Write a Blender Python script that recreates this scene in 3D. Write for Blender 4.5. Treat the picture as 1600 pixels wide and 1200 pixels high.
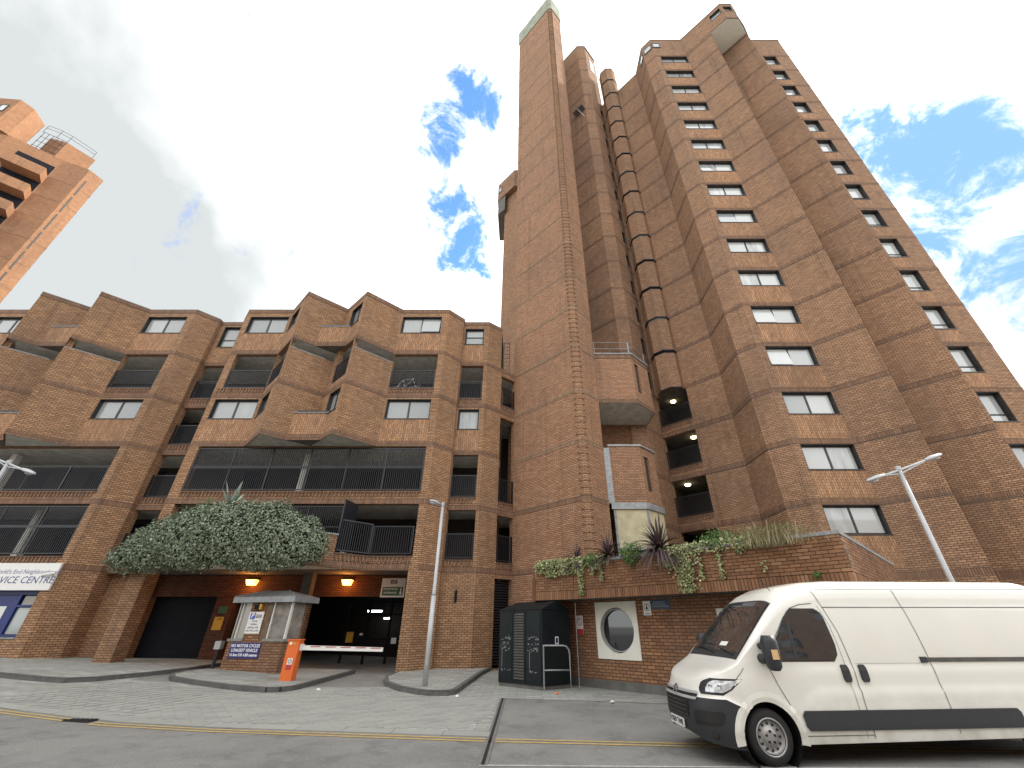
import bpy, math, random
from mathutils import Vector, Matrix
random.seed(7)
for o in list(bpy.data.objects): bpy.data.objects.remove(o)
SC = bpy.context.scene
COL = SC.collection
R = math.radians
# ------------------------------------------------------------------ camera
cam = bpy.data.cameras.new('camera'); camo = bpy.data.objects.new('camera', cam); COL.objects.link(camo)
cam.sensor_width = 36; cam.lens = 645 / 1600 * 36; cam.shift_x = -0.0125
cam.clip_start = .05; cam.clip_end = 2000
camo.location = (0, 0, 1.6); camo.rotation_euler = (R(90 + 30.386), 0, 0)
SC.camera = camo
# ------------------------------------------------------------------ sky
SUN_DIR = Vector((.70, .33, .63)).normalized()
w = bpy.data.worlds.new('World'); SC.world = w; w.use_nodes = True
N = w.node_tree.nodes; L = w.node_tree.links; N.clear()
def wn(t, **k):
    n = N.new(t)
    for a, b in k.items(): setattr(n, a, b)
    return n
out = wn('ShaderNodeOutputWorld'); bg = wn('ShaderNodeBackground'); bg.inputs[1].default_value = .1
sky = wn('ShaderNodeTexSky'); sky.sky_type = 'NISHITA'; sky.sun_disc = False
sky.sun_elevation = math.asin(SUN_DIR.z); sky.sun_rotation = math.atan2(SUN_DIR.x, SUN_DIR.y)
sky.air_density = 1.0; sky.dust_density = 0.; sky.ozone_density = 1.5
tc = wn('ShaderNodeTexCoord')
def noise(scale, detail, dist=0., rough=.55, off=(0, 0, 0)):
    mp = wn('ShaderNodeMapping'); mp.inputs['Location'].default_value = off
    L.new(tc.outputs['Generated'], mp.inputs[0])
    n = wn('ShaderNodeTexNoise'); n.inputs['Scale'].default_value = scale; n.inputs['Detail'].default_value = detail
    n.inputs['Roughness'].default_value = rough; n.inputs['Distortion'].default_value = dist
    L.new(mp.outputs[0], n.inputs['Vector']); return n.outputs['Fac']
def wmath(op, a, b=None, c=None, clamp=False):
    m = wn('ShaderNodeMath', operation=op, use_clamp=clamp)
    for i, s in enumerate((a, b, c)):
        if s is None: continue
        if hasattr(s, 'links'): L.new(s, m.inputs[i])
        else: m.inputs[i].default_value = s
    return m.outputs[0]
def ramp(x, a, b, c=0., d=1.):
    m = wn('ShaderNodeMapRange', interpolation_type='SMOOTHSTEP')
    L.new(x, m.inputs[0])
    for i, s in zip((1, 2, 3, 4), (a, b, c, d)): m.inputs[i].default_value = s
    return m.outputs[0]
def blob(d, r0, r1):
    v = wn('ShaderNodeVectorMath', operation='DISTANCE'); nv = wn('ShaderNodeVectorMath', operation='NORMALIZE')
    L.new(tc.outputs['Generated'], nv.inputs[0]); L.new(nv.outputs[0], v.inputs[0])
    v.inputs[1].default_value = Vector(d).normalized()
    return ramp(v.outputs['Value'], r0, r1, 1, 0)
fine = noise(9., 10, .35, .66, (3.1, 1.7, .4))
broad = noise(1.5, 5, .3, .5, (5.2, 2.3, 7.1))
# gaps in the cloud: a ragged column and a wider break seen in view, plus a few anywhere else the noise opens
gaps = None
for d, a, b in [((-.135, .66, .74), .03, .15), ((-.16, .57, .80), .0, .11), ((-.16, .48, .86), .01, .11), ((-.10, .41, .905), .01, .09),
                ((.62, .39, .68), .02, .2), ((.69, .42, .6), .02, .17), ((.78, .42, .47), .0, .2)]:
    g = blob(d, a, b)
    gaps = g if gaps is None else wmath('MAXIMUM', gaps, g)
gap = wmath('MULTIPLY', gaps, .60)
gapn = wmath('ADD', gap, wmath('MULTIPLY', ramp(broad, .64, .8), .3))
cover = ramp(wmath('SUBTRACT', wmath('ADD', wmath('MULTIPLY', fine, 2.4), -.62), gapn), -.1, .34)
grey = wmath('MULTIPLY', blob((-.80, .42, .48), .12, .62), 1.0)
grey = wmath('MAXIMUM', grey, wmath('MULTIPLY', blob((.86, .42, .35), .05, .45), .45))
grey = wmath('MAXIMUM', grey, wmath('MULTIPLY', blob((-.70, .2, .69), .05, .42), 1.0))
grey = wmath('ADD', grey, wmath('MULTIPLY', ramp(broad, .5, .7), .25), clamp=True)
soft = noise(2.4, 6, .4, .5, (1.3, 9.1, 3.3))
tone = wmath('MULTIPLY', grey, wmath('ADD', wmath('MULTIPLY', soft, 2.2), -.12), clamp=True)
cm = wn('ShaderNodeMix', data_type='RGBA'); L.new(tone, cm.inputs['Factor'])
cm.inputs['A'].default_value = (11.0, 11.1, 11.15, 1); cm.inputs['B'].default_value = (3.9, 4.1, 4.15, 1)
sk = wn('ShaderNodeMix', data_type='RGBA'); L.new(cover, sk.inputs['Factor'])
sb = wn('ShaderNodeMix', data_type='RGBA', blend_type='MULTIPLY'); sb.inputs['Factor'].default_value = 1
L.new(sky.outputs[0], sb.inputs['A']); sb.inputs['B'].default_value = (1.3, 1.75, 2.3, 1)
dk0 = wn('ShaderNodeMix', data_type='RGBA', blend_type='DARKEN'); dk0.inputs['Factor'].default_value = 1
L.new(sb.outputs['Result'], dk0.inputs['A']); dk0.inputs['B'].default_value = (1.9, 3.5, 6.0, 1)
L.new(dk0.outputs['Result'], sk.inputs['A']); L.new(cm.outputs['Result'], sk.inputs['B'])
L.new(sk.outputs['Result'], bg.inputs[0]); L.new(bg.outputs[0], out.inputs[0])
# ------------------------------------------------------------------ sun (veiled by cloud)
sl = bpy.data.lights.new('sun', 'SUN'); sl.energy = 3.6; sl.angle = R(1.5); sl.color = (1, .93, .82)
so = bpy.data.objects.new('sun', sl); COL.objects.link(so); so.location = SUN_DIR * 100
so.rotation_euler = (-SUN_DIR).to_track_quat('-Z', 'Y').to_euler()
vs = SC.view_settings
vs.view_transform = 'Standard'; vs.look = 'None'; vs.gamma = 1; vs.use_curve_mapping = False; vs.exposure = 0.95
SC.render.engine = 'CYCLES'
# ------------------------------------------------------------------ materials
MATS = {}
def nt(name):
    m = bpy.data.materials.new(name); m.use_nodes = True; t = m.node_tree
    return m, t, t.nodes['Principled BSDF']
def node(t, ty, ins=None, **k):
    n = t.nodes.new(ty)
    for a, b in k.items(): setattr(n, a, b)
    for a, b in (ins or {}).items():
        if hasattr(b, 'links'): t.links.new(b, n.inputs[a])
        else: n.inputs[a].default_value = b
    return n
def c4(c): return (c[0], c[1], c[2], 1)
def mix(t, f, a, b, mode='MIX'):
    n = node(t, 'ShaderNodeMix', data_type='RGBA', blend_type=mode)
    for k, v in (('Factor', f), ('A', a), ('B', b)):
        if hasattr(v, 'links'): t.links.new(v, n.inputs[k])
        else: n.inputs[k].default_value = v if k == 'Factor' else c4(v)
    return n.outputs['Result']
def mrange(t, x, a, b, c, d):
    n = node(t, 'ShaderNodeMapRange', {0: x, 1: a, 2: b, 3: c, 4: d}); return n.outputs[0]
def tnoise(t, scale, detail=4, vec=None, rough=.55):
    n = node(t, 'ShaderNodeTexNoise', {'Scale': scale, 'Detail': detail, 'Roughness': rough})
    if vec is None: vec = node(t, 'ShaderNodeTexCoord').outputs['Object']
    t.links.new(vec, n.inputs['Vector']); return n.outputs['Fac']
def plain(name, col, rough=.6, metal=0, var=.15, scale=6, bump=0., col2=None, spec=.5):
    m, t, b = nt(name)
    f = tnoise(t, scale, 6)
    c2 = col2 or tuple(c * (1 - var * 2) for c in col)
    t.links.new(mix(t, mrange(t, f, .3, .7, 0, 1), col, c2), b.inputs['Base Color'])
    b.inputs['Roughness'].default_value = rough; b.inputs['Metallic'].default_value = metal
    b.inputs['Specular IOR Level'].default_value = spec
    if bump:
        bp = node(t, 'ShaderNodeBump', {'Height': tnoise(t, scale * 12, 4), 'Strength': bump, 'Distance': .01})
        t.links.new(bp.outputs[0], b.inputs['Normal'])
    MATS[name] = m; return m
def brickmat(name, ca, cb, mortar, bw=.24, rh=.081, ms=.011, vertical=False, dirt=.32, grey=(.17, .12, .09), offs=.5, squash=1., patch=.25):
    m, t, b = nt(name)
    uv = node(t, 'ShaderNodeUVMap').outputs[0]
    if vertical:
        s = node(t, 'ShaderNodeSeparateXYZ', {0: uv})
        uv = node(t, 'ShaderNodeCombineXYZ', {0: s.outputs[1], 1: s.outputs[0]}).outputs[0]
    br = node(t, 'ShaderNodeTexBrick', {'Vector': uv, 'Color1': c4(ca), 'Color2': c4(cb), 'Mortar': c4(mortar), 'Scale': 1.0,
              'Mortar Size': ms, 'Mortar Smooth': .15, 'Bias': 0., 'Brick Width': bw, 'Row Height': rh})
    br.offset = offs; br.offset_frequency = 2; br.squash = squash
    obj = node(t, 'ShaderNodeTexCoord').outputs['Object']
    # each brick its own fired tone: cell noise stretched to the brick
    mp = node(t, 'ShaderNodeMapping', {0: uv}); mp.inputs['Scale'].default_value = (1 / bw, 1 / rh, 1)
    fl = node(t, 'ShaderNodeVectorMath', {0: mp.outputs[0]}, operation='FLOOR')
    wnz = node(t, 'ShaderNodeTexWhiteNoise', {'Vector': fl.outputs[0]}, noise_dimensions='2D')
    c = mix(t, mrange(t, wnz.outputs[0], .72, 1., 0, .55), br.outputs['Color'], (min(1, ca[0] * 1.35), ca[1] * 1.4, ca[2] * 1.45))
    c = mix(t, br.outputs['Fac'], c, mortar)
    st = node(t, 'ShaderNodeMapping', {0: obj}); st.inputs['Scale'].default_value = (1, 1, .35)
    big = tnoise(t, .45, 5, st.outputs[0], .6)
    c = mix(t, mrange(t, big, .46, .72, 0, dirt), c, grey)
    sm = tnoise(t, 2.2, 5, st.outputs[0], .65)
    c = mix(t, mrange(t, sm, .5, .8, 0, patch), c, tuple(x * .5 for x in grey))
    c = mix(t, mrange(t, tnoise(t, 1.1, 6, st.outputs[0], .7), .62, .85, 0, .16), c, (min(1, ca[0] * 1.3), ca[1] * 1.35, ca[2] * 1.4))
    sk_ = node(t, 'ShaderNodeMapping', {0: obj}); sk_.inputs['Scale'].default_value = (2.2, 2.2, .09)
    c = mix(t, mrange(t, tnoise(t, 1.3, 6, sk_.outputs[0], .7), .55, .78, 0, .6), c, tuple(x * .45 for x in grey))
    c = mix(t, mrange(t, tnoise(t, .16, 4, obj, .6), .52, .7, 0, .32), c, tuple(x * .55 for x in grey))
    t.links.new(c, b.inputs['Base Color'])
    b.inputs['Roughness'].default_value = .85; b.inputs['Specular IOR Level'].default_value = .25
    hgt = node(t, 'ShaderNodeMath', {0: 1., 1: br.outputs['Fac']}, operation='SUBTRACT').outputs[0]
    hh = node(t, 'ShaderNodeMath', {0: hgt, 1: tnoise(t, 60, 3), 2: 1.}, operation='MULTIPLY_ADD')
    hh.inputs[1].default_value = .8
    bp = node(t, 'ShaderNodeBump', {'Height': hgt, 'Strength': .8, 'Distance': .012})
    t.links.new(bp.outputs[0], b.inputs['Normal'])
    MATS[name] = m; return m
BA, BB, MO = (.46, .264, .142), (.32, .178, .097), (.08, .055, .04)
brickmat('brick', BA, BB, MO)
brickmat('brick_tower', (.43, .25, .145), (.31, .176, .104), (.085, .06, .045), dirt=.34, grey=(.18, .125, .095))
brickmat('brick_shaft', (.45, .248, .142), (.335, .18, .104), (.09, .062, .045), dirt=.25, grey=(.2, .14, .11))
brickmat('brick_warm', (.34, .175, .088), (.23, .112, .06), (.075, .05, .036), dirt=.3)
brickmat('brick_red', (.15, .05, .026), (.095, .032, .019), (.035, .02, .015), dirt=.3, bw=.24)
brickmat('brick_far', (.40, .205, .108), (.32, .158, .084), (.25, .15, .09), dirt=.25)  # extra orange in the colour stands in for part of the sunlight
brickmat('soldier', (.29, .165, .10), (.21, .115, .072), (.095, .07, .052), bw=.245, rh=.081, vertical=True, offs=0., dirt=.5)
brickmat('soldier_light', (.37, .235, .145), (.29, .175, .105), (.12, .09, .066), bw=.245, rh=.081, vertical=True, offs=0., dirt=.3)
brickmat('tile', (.46, .26, .142), (.33, .18, .10), (.10, .07, .05), bw=.26, rh=.105, ms=.008, vertical=True, dirt=.35, offs=.5)
brickmat('paving', (.36, .365, .335), (.285, .29, .265), (.17, .17, .155), bw=.45, rh=.2, ms=.008, dirt=.35, grey=(.2, .2, .18))
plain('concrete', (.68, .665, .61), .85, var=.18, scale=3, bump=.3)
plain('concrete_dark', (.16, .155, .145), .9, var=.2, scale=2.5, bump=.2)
plain('concrete_cap', (.36, .37, .30), .9, var=.2, scale=1.5, bump=.3, col2=(.17, .2, .14))
plain('kerb', (.3, .3, .28), .85, var=.2, scale=5, bump=.3)
plain('kerb_side', (.13, .13, .125), .85, var=.2, scale=5, bump=.3)
plain('render_cream', (.58, .52, .33), .8, var=.15, scale=2.5, col2=(.40, .36, .24))
plain('white_render', (.78, .77, .68), .8, var=.04, scale=3)
plain('lead', (.36, .38, .385), .5, .3, var=.18, scale=5, bump=.15)
plain('coping', (.30, .31, .32), .7, var=.2, scale=6, bump=.2)
plain('frame_black', (.035, .032, .03), .45, var=.1, scale=8)
plain('rail_black', (.02, .022, .028), .4, var=.1, scale=9)
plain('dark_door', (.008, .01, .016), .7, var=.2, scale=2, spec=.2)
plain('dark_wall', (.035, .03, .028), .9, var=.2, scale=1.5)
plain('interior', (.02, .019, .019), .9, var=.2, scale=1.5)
plain('white_paint', (.75, .74, .70), .5, var=.06, scale=5)
plain('grey_metal', (.46, .47, .48), .45, .25, var=.08, scale=7)
plain('lamp_grey', (.50, .515, .53), .4, .1, var=.06, scale=7)
plain('cabinet_green', (.007, .013, .016), .5, var=.25, scale=3, spec=.3)
plain('louvre', (.10, .095, .085), .55, var=.2, scale=5)
plain('scratch', (.30, .33, .33), .7, var=.2, scale=20)
plain('galvanised', (.40, .41, .42), .45, .6, var=.2, scale=14)
plain('orange', (.80, .17, .035), .45, var=.06, scale=6)
plain('red', (.45, .03, .03), .5, var=.05)
plain('sign_red', (.5, .05, .06), .5, var=.05)
plain('sign_white', (.80, .80, .77), .5, var=.03)
plain('sign_blue', (.018, .022, .16), .45, var=.06)
plain('sign_dull_blue', (.03, .06, .14), .5, var=.1)
plain('parking_blue', (.012, .08, .42), .45, var=.03)
plain('sign_green', (.045, .13, .06), .5, var=.1)
plain('sign_yellow', (.7, .38, .03), .5, var=.05)
plain('text_black', (.01, .01, .012), .6, var=.02)
plain('text_purple', (.07, .075, .25), .6, var=.02)
plain('text_lilac', (.20, .19, .36), .6, var=.02)
plain('text_white', (.85, .85, .85), .6, var=.02)
plain('shop_blue', (.012, .028, .17), .4, var=.1)
plain('board_brown', (.22, .15, .09), .8, var=.25, scale=4)
plain('panel_grey', (.33, .31, .28), .7, var=.35, scale=3, col2=(.14, .12, .1))
plain('yellow_line', (.58, .39, .10), .85, var=.22, scale=9, col2=(.33, .26, .13))
plain('white_line', (.6, .6, .58), .8, var=.2, scale=9)
plain('iron', (.045, .043, .042), .6, .4, var=.3, scale=12, bump=.3)
plain('tyre', (.022, .022, .023), .8, var=.2, scale=12, bump=.15)
plain('plastic', (.028, .031, .036), .55, var=.08, scale=10)
plain('grille_dark', (.01, .01, .011), .5, var=.1)
plain('chrome', (.6, .6, .62), .2, 1, var=.04)
plain('rim', (.42, .42, .42), .4, .6, var=.12, scale=8)
plain('lamp_glass', (.70, .73, .76), .08, .15, var=.25, scale=14)
plain('amber', (.75, .5, .25), .2, var=.1)
plain('curtain', (.62, .62, .58), .9, var=.1, scale=4)
plain('soil', (.06, .045, .03), .95, var=.3, scale=8)
plain('bark', (.10, .075, .05), .9, var=.25, scale=10)
plain('paper', (.75, .78, .74), .7, var=.05)
plain('roofing', (.14, .13, .125), .9, var=.2, scale=2)
def glassmat(name, col, col2, rough=.06, scale=1.2, coat=.6, spec=.8):
    m, t, b = nt(name)
    oi = node(t, 'ShaderNodeObjectInfo')
    obj = node(t, 'ShaderNodeTexCoord').outputs['Object']
    st = node(t, 'ShaderNodeMapping', {0: obj}); st.inputs['Scale'].default_value = (6, 6, .8)
    f = tnoise(t, scale, 4, st.outputs[0])
    cu = node(t, 'ShaderNodeMath', {0: mrange(t, f, .35, .65, 0, .9), 1: mrange(t, oi.outputs['Random'], .55, .75, 0, 1)}, operation='MULTIPLY')
    a = node(t, 'ShaderNodeMath', {0: cu.outputs[0], 1: mrange(t, oi.outputs['Random'], 0, .6, .75, 0)}, operation='ADD', use_clamp=True)
    t.links.new(mix(t, a.outputs[0], col, col2), b.inputs['Base Color'])
    b.inputs['Roughness'].default_value = rough; b.inputs['Specular IOR Level'].default_value = .8
    b.inputs['Coat Weight'].default_value = coat; b.inputs['Coat Roughness'].default_value = .02
    MATS[name] = m; return m
glassmat('pane', (.34, .36, .35), (.10, .12, .13), scale=.35)  # grey base colour paints in reflected sky and curtains
glassmat('pane_painted_sky', (.56, .585, .575), (.24, .26, .27), scale=.35)  # pale base colour paints in the sky reflected by the tower glass
glassmat('pane_dark', (.035, .04, .045), (.015, .018, .02), rough=.03)
glassmat('pane_slot', (.05, .05, .05), (.03, .03, .03), rough=.1, coat=.2)
glassmat('pane_grey', (.38, .37, .33), (.22, .2, .17), rough=.3, coat=.2)
glassmat('shop_pane', (.42, .46, .43), (.26, .30, .30), rough=.1)
def emis(name, col, s, base=(.8, .7, .5)):
    m, t, b = nt(name); b.inputs['Base Color'].default_value = c4(base)
    b.inputs['Emission Color'].default_value = c4(col); b.inputs['Emission Strength'].default_value = s; MATS[name] = m
emis('glow_orange', (1, .36, .05), 5); emis('glow_warm', (1, .82, .45), 7); emis('glow_white', (1, .98, .92), 7)
# worn paint on the van
m, t, b = nt('van_white')
obj = node(t, 'ShaderNodeTexCoord').outputs['Object']
zz = node(t, 'ShaderNodeSeparateXYZ', {0: obj}).outputs[2]
dn = node(t, 'ShaderNodeMath', {0: mrange(t, zz, .9, .25, 0.02, .55), 1: mrange(t, tnoise(t, 3.5, 6), .35, .75, 0, 1.2)}, operation='MULTIPLY', use_clamp=True)
t.links.new(mix(t, dn.outputs[0], mix(t, mrange(t, tnoise(t, 1.2, 5), .4, .7, 0, .5), (.78, .775, .72), (.70, .695, .64)), (.36, .33, .26)), b.inputs['Base Color'])
b.inputs['Roughness'].default_value = .35; b.inputs['Coat Weight'].default_value = .9; b.inputs['Coat Roughness'].default_value = .03
MATS['van_white'] = m
# asphalt
m, t, b = nt('asphalt')
obj = node(t, 'ShaderNodeTexCoord').outputs['Object']
c = mix(t, mrange(t, tnoise(t, 45, 5, obj, .8), .38, .64, 0, 1), (.15, .148, .14), (.32, .315, .295))
c = mix(t, mrange(t, tnoise(t, .5, 5, obj), .42, .65, 0, .5), c, (.12, .12, .115))
c = mix(t, mrange(t, tnoise(t, 1.6, 8, obj, .7), .50, .66, 0, .5), c, (.09, .09, .088))
c = mix(t, mrange(t, tnoise(t, 6, 7, obj, .75), .54, .68, 0, .55), c, (.30, .295, .275))
for sc_, th_ in ((2.6, .05), (1.1, .03), (6, .06)):
    vo = node(t, 'ShaderNodeTexVoronoi', {'Vector': obj, 'Scale': sc_, 'Randomness': 1.0})
    c = mix(t, mrange(t, vo.outputs['Distance'], th_ * .7, th_, .75, 0), c, (.33, .32, .30))
t.links.new(c, b.inputs['Base Color']); b.inputs['Roughness'].default_value = .88
bp = node(t, 'ShaderNodeBump', {'Height': tnoise(t, 120, 3, obj), 'Strength': .6, 'Distance': .01}); t.links.new(bp.outputs[0], b.inputs['Normal'])
MATS['asphalt'] = m
def pieces(name, ca, cb, cc, rough=.85, bump=.3, blotch=.5):
    m, t, b = nt(name)
    oi = node(t, 'ShaderNodeObjectInfo').outputs['Random']; ge = node(t, 'ShaderNodeNewGeometry').outputs['Random Per Island']
    s = node(t, 'ShaderNodeMath', {0: oi, 1: ge}, operation='ADD'); fr = node(t, 'ShaderNodeMath', {0: s.outputs[0]}, operation='FRACT')
    c = mix(t, mrange(t, fr.outputs[0], 0, .75, 0, 1), ca, cb)
    c = mix(t, mrange(t, fr.outputs[0], .82, 1, 0, .8), c, cc)
    wp = node(t, 'ShaderNodeNewGeometry').outputs['Position']
    c = mix(t, mrange(t, tnoise(t, .8, 6, wp, .65), .5, .75, 0, blotch), c, tuple(x * .45 for x in cb))
    c = mix(t, mrange(t, tnoise(t, 30, 4, wp), .4, .7, 0, .3), c, tuple(x * .7 for x in ca))
    t.links.new(c, b.inputs['Base Color']); b.inputs['Roughness'].default_value = rough; b.inputs['Specular IOR Level'].default_value = .3
    bp = node(t, 'ShaderNodeBump', {'Height': tnoise(t, 70, 3, wp), 'Strength': bump, 'Distance': .008}); t.links.new(bp.outputs[0], b.inputs['Normal'])
    MATS[name] = m
pieces('brick_piece', (.29, .15, .08), (.19, .095, .053), (.36, .21, .12))
pieces('stone_piece', (.345, .35, .32), (.305, .31, .285), (.265, .27, .25), blotch=.15)
def leafmat(name, ca, cb, cc, rough=.42):
    m, t, b = nt(name)
    ge = node(t, 'ShaderNodeNewGeometry').outputs['Random Per Island']
    c = mix(t, mrange(t, ge, 0, .7, 0, 1), ca, cb); c = mix(t, mrange(t, ge, .78, 1, 0, 1), c, cc)
    t.links.new(c, b.inputs['Base Color']); b.inputs['Roughness'].default_value = rough
    b.inputs['Specular IOR Level'].default_value = .35
    MATS[name] = m
leafmat('leaf_ivy', (.11, .15, .095), (.26, .31, .21), (.44, .48, .37))
plain('leaf_core', (.03, .045, .024), .9, var=.2, scale=8)
leafmat('leaf_variegated', (.10, .15, .045), (.36, .38, .18), (.55, .54, .34))
leafmat('leaf_green', (.05, .12, .025), (.10, .2, .05), (.18, .28, .08))
leafmat('leaf_purple', (.035, .022, .026), (.075, .05, .05), (.15, .12, .10))
leafmat('leaf_agave', (.24, .32, .26), (.32, .39, .33), (.4, .46, .38))
leafmat('leaf_dry', (.30, .24, .13), (.2, .18, .085), (.40, .34, .22))
leafmat('flower_red', (.5, .05, .03), (.55, .12, .05), (.6, .1, .1))
# ------------------------------------------------------------------ mesh helpers
ORG = {}
def V3(p): return Vector(p)
class MB:
    def __init__(self): self.v = []; self.f = []; self.sm = False
    def face(self, pts):
        i = len(self.v); self.v += [tuple(p) for p in pts]; self.f.append(tuple(range(i, i + len(pts)))); return self
    def mesh(self, vs, fs):
        i = len(self.v); self.v += [tuple(p) for p in vs]; self.f += [tuple(k + i for k in f) for f in fs]; return self
    def hexa(self, a, b):       # a: bottom 4 (ccw from above), b: top 4
        return self.mesh(list(a) + list(b), [(3, 2, 1, 0), (4, 5, 6, 7), (0, 1, 5, 4), (1, 2, 6, 5), (2, 3, 7, 6), (3, 0, 4, 7)])
    def box(self, x0, x1, y0, y1, z0, z1):
        return self.hexa([(x0, y0, z0), (x1, y0, z0), (x1, y1, z0), (x0, y1, z0)], [(x0, y0, z1), (x1, y0, z1), (x1, y1, z1), (x0, y1, z1)])
    def obox(self, P, Q, s0, s1, o0, o1, z0, z1):   # box on a wall line P->Q: s along, o outward (right of P->Q ... towards viewer), z up
        d = (Vector(Q) - Vector(P)); d.normalize(); n = Vector((d.y, -d.x)); P = Vector(P)
        q = [P + d * s + n * o for s, o in ((s0, o1), (s1, o1), (s1, o0), (s0, o0))]
        return self.hexa([(p.x, p.y, z0) for p in q], [(p.x, p.y, z1) for p in q])
    def prism(self, poly, z0, z1):
        n = len(poly); a = 0.
        for i in range(n):
            p, q = poly[i], poly[(i + 1) % n]; a += p[0] * q[1] - q[0] * p[1]
        if a < 0: poly = poly[::-1]
        vs = [(p[0], p[1], z0) for p in poly] + [(p[0], p[1], z1) for p in poly]
        fs = [tuple(range(n - 1, -1, -1)), tuple(range(n, 2 * n))] + [(i, (i + 1) % n, n + (i + 1) % n, n + i) for i in range(n)]
        return self.mesh(vs, fs)
    def tube(self, pts, r, n=8, cap=True):
        pts = [Vector(p) for p in pts]; rs = r if isinstance(r, (list, tuple)) else [r] * len(pts)
        vs = []; fs = []
        up = Vector((0, 0, 1)) if abs((pts[1] - pts[0]).normalized().z) < .9 else Vector((1, 0, 0))
        for i, p in enumerate(pts):
            d = (pts[min(i + 1, len(pts) - 1)] - pts[max(i - 1, 0)]).normalized()
            a = d.cross(up).normalized(); b = d.cross(a)
            for k in range(n):
                t = 2 * math.pi * k / n
                vs.append(p + a * (math.cos(t) * rs[i]) + b * (math.sin(t) * rs[i]))
        for i in range(len(pts) - 1):
            for k in range(n):
                fs.append((i * n + k, i * n + (k + 1) % n, (i + 1) * n + (k + 1) % n, (i + 1) * n + k))
        if cap:
            fs.append(tuple(range(n - 1, -1, -1))); m = (len(pts) - 1) * n; fs.append(tuple(range(m, m + n)))
        return self.mesh(vs, fs)
    def lathe(self, prof, c, axis, n=24):   # prof: (r, h) along axis
        ax = Vector(axis).normalized(); up = Vector((0, 0, 1)) if abs(ax.z) < .9 else Vector((1, 0, 0))
        a = ax.cross(up).normalized(); b = ax.cross(a); c = Vector(c); vs = []; fs = []
        for r, h in prof:
            for k in range(n):
                t = 2 * math.pi * k / n; vs.append(c + ax * h + a * (math.cos(t) * r) + b * (math.sin(t) * r))
        for i in range(len(prof) - 1):
            for k in range(n): fs.append((i * n + k, i * n + (k + 1) % n, (i + 1) * n + (k + 1) % n, (i + 1) * n + k))
        return self.mesh(vs, fs)
    def build(self, name, mat, parent=None, origin=None, label=None, cat=None, group=None, kind=None, smooth=False, xf=None):
        me = bpy.data.meshes.new(name)
        vs = [Vector(p) for p in self.v]
        if xf is not None: vs = [xf @ p for p in vs]
        o0 = Vector(ORG[parent.name]) if parent is not None else (Vector(origin) if origin is not None else Vector((0, 0, 0)))
        me.from_pydata([tuple(p - o0) for p in vs], [], self.f)
        uvl = me.uv_layers.new(name='UVMap'); data = []
        for p in me.polygons:
            n = p.normal
            if abs(n.z) > .75: data += [c for vi in p.vertices for c in (vs[vi].x, vs[vi].y)]
            else:
                l = math.hypot(n.x, n.y); tx, ty = -n.y / l, n.x / l
                data += [c for vi in p.vertices for c in (vs[vi].x * tx + vs[vi].y * ty, vs[vi].z)]
        uvl.data.foreach_set('uv', data)
        if smooth: me.polygons.foreach_set('use_smooth', [True] * len(me.polygons))
        me.materials.append(MATS[mat] if isinstance(mat, str) else mat)
        o = bpy.data.objects.new(name, me); COL.objects.link(o)
        if parent is not None: o.parent = parent; ORG[o.name] = o0
        else: o.location = o0; ORG[o.name] = o0
        tag(o, label, cat, group, kind); return o
def tag(o, label=None, cat=None, group=None, kind=None):
    if label: o['label'] = label
    if cat: o['category'] = cat
    if group: o['group'] = group
    if kind: o['kind'] = kind
    return o
def thing(name, loc, label, cat, group=None):
    o = bpy.data.objects.new(name, None); o.empty_display_size = .2; COL.objects.link(o); o.location = loc; ORG[o.name] = Vector(loc)
    return tag(o, label, cat, group)
def pt(P, Q, s, o=0.):
    d = (Vector(Q) - Vector(P)); d.normalize(); n = Vector((d.y, -d.x)); p = Vector(P) + d * s + n * o; return (p.x, p.y)
def seglen(P, Q): return (Vector(Q) - Vector(P)).length
def wall(mb, P, Q, z0, z1, ops=(), depth=.22):
    Ls = seglen(P, Q)
    xs = sorted({0, Ls} | {o[0] for o in ops} | {o[1] for o in ops}); zs = sorted({z0, z1} | {o[2] for o in ops} | {o[3] for o in ops})
    xs = [x for x in xs if -1e-6 <= x <= Ls + 1e-6]; zs = [z for z in zs if z0 - 1e-6 <= z <= z1 + 1e-6]
    def q(s, z, o=0.): p = pt(P, Q, s, o); return (p[0], p[1], z)
    for i in range(len(xs) - 1):
        j = 0
        while j < len(zs) - 1:
            xm = (xs[i] + xs[i + 1]) / 2; zm = (zs[j] + zs[j + 1]) / 2
            if not any(o[0] < xm < o[1] and o[2] < zm < o[3] for o in ops):
                mb.face([q(xs[i], zs[j]), q(xs[i + 1], zs[j]), q(xs[i + 1], zs[j + 1]), q(xs[i], zs[j + 1])])
            j += 1
    for a, b, c, d in ops:
        mb.face([q(a, c), q(a, d), q(a, d, -depth), q(a, c, -depth)]); mb.face([q(b, c, -depth), q(b, d, -depth), q(b, d), q(b, c)])
        mb.face([q(a, c, -depth), q(b, c, -depth), q(b, c), q(a, c)]); mb.face([q(a, d), q(b, d), q(b, d, -depth), q(a, d, -depth)])
    return mb
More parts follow.
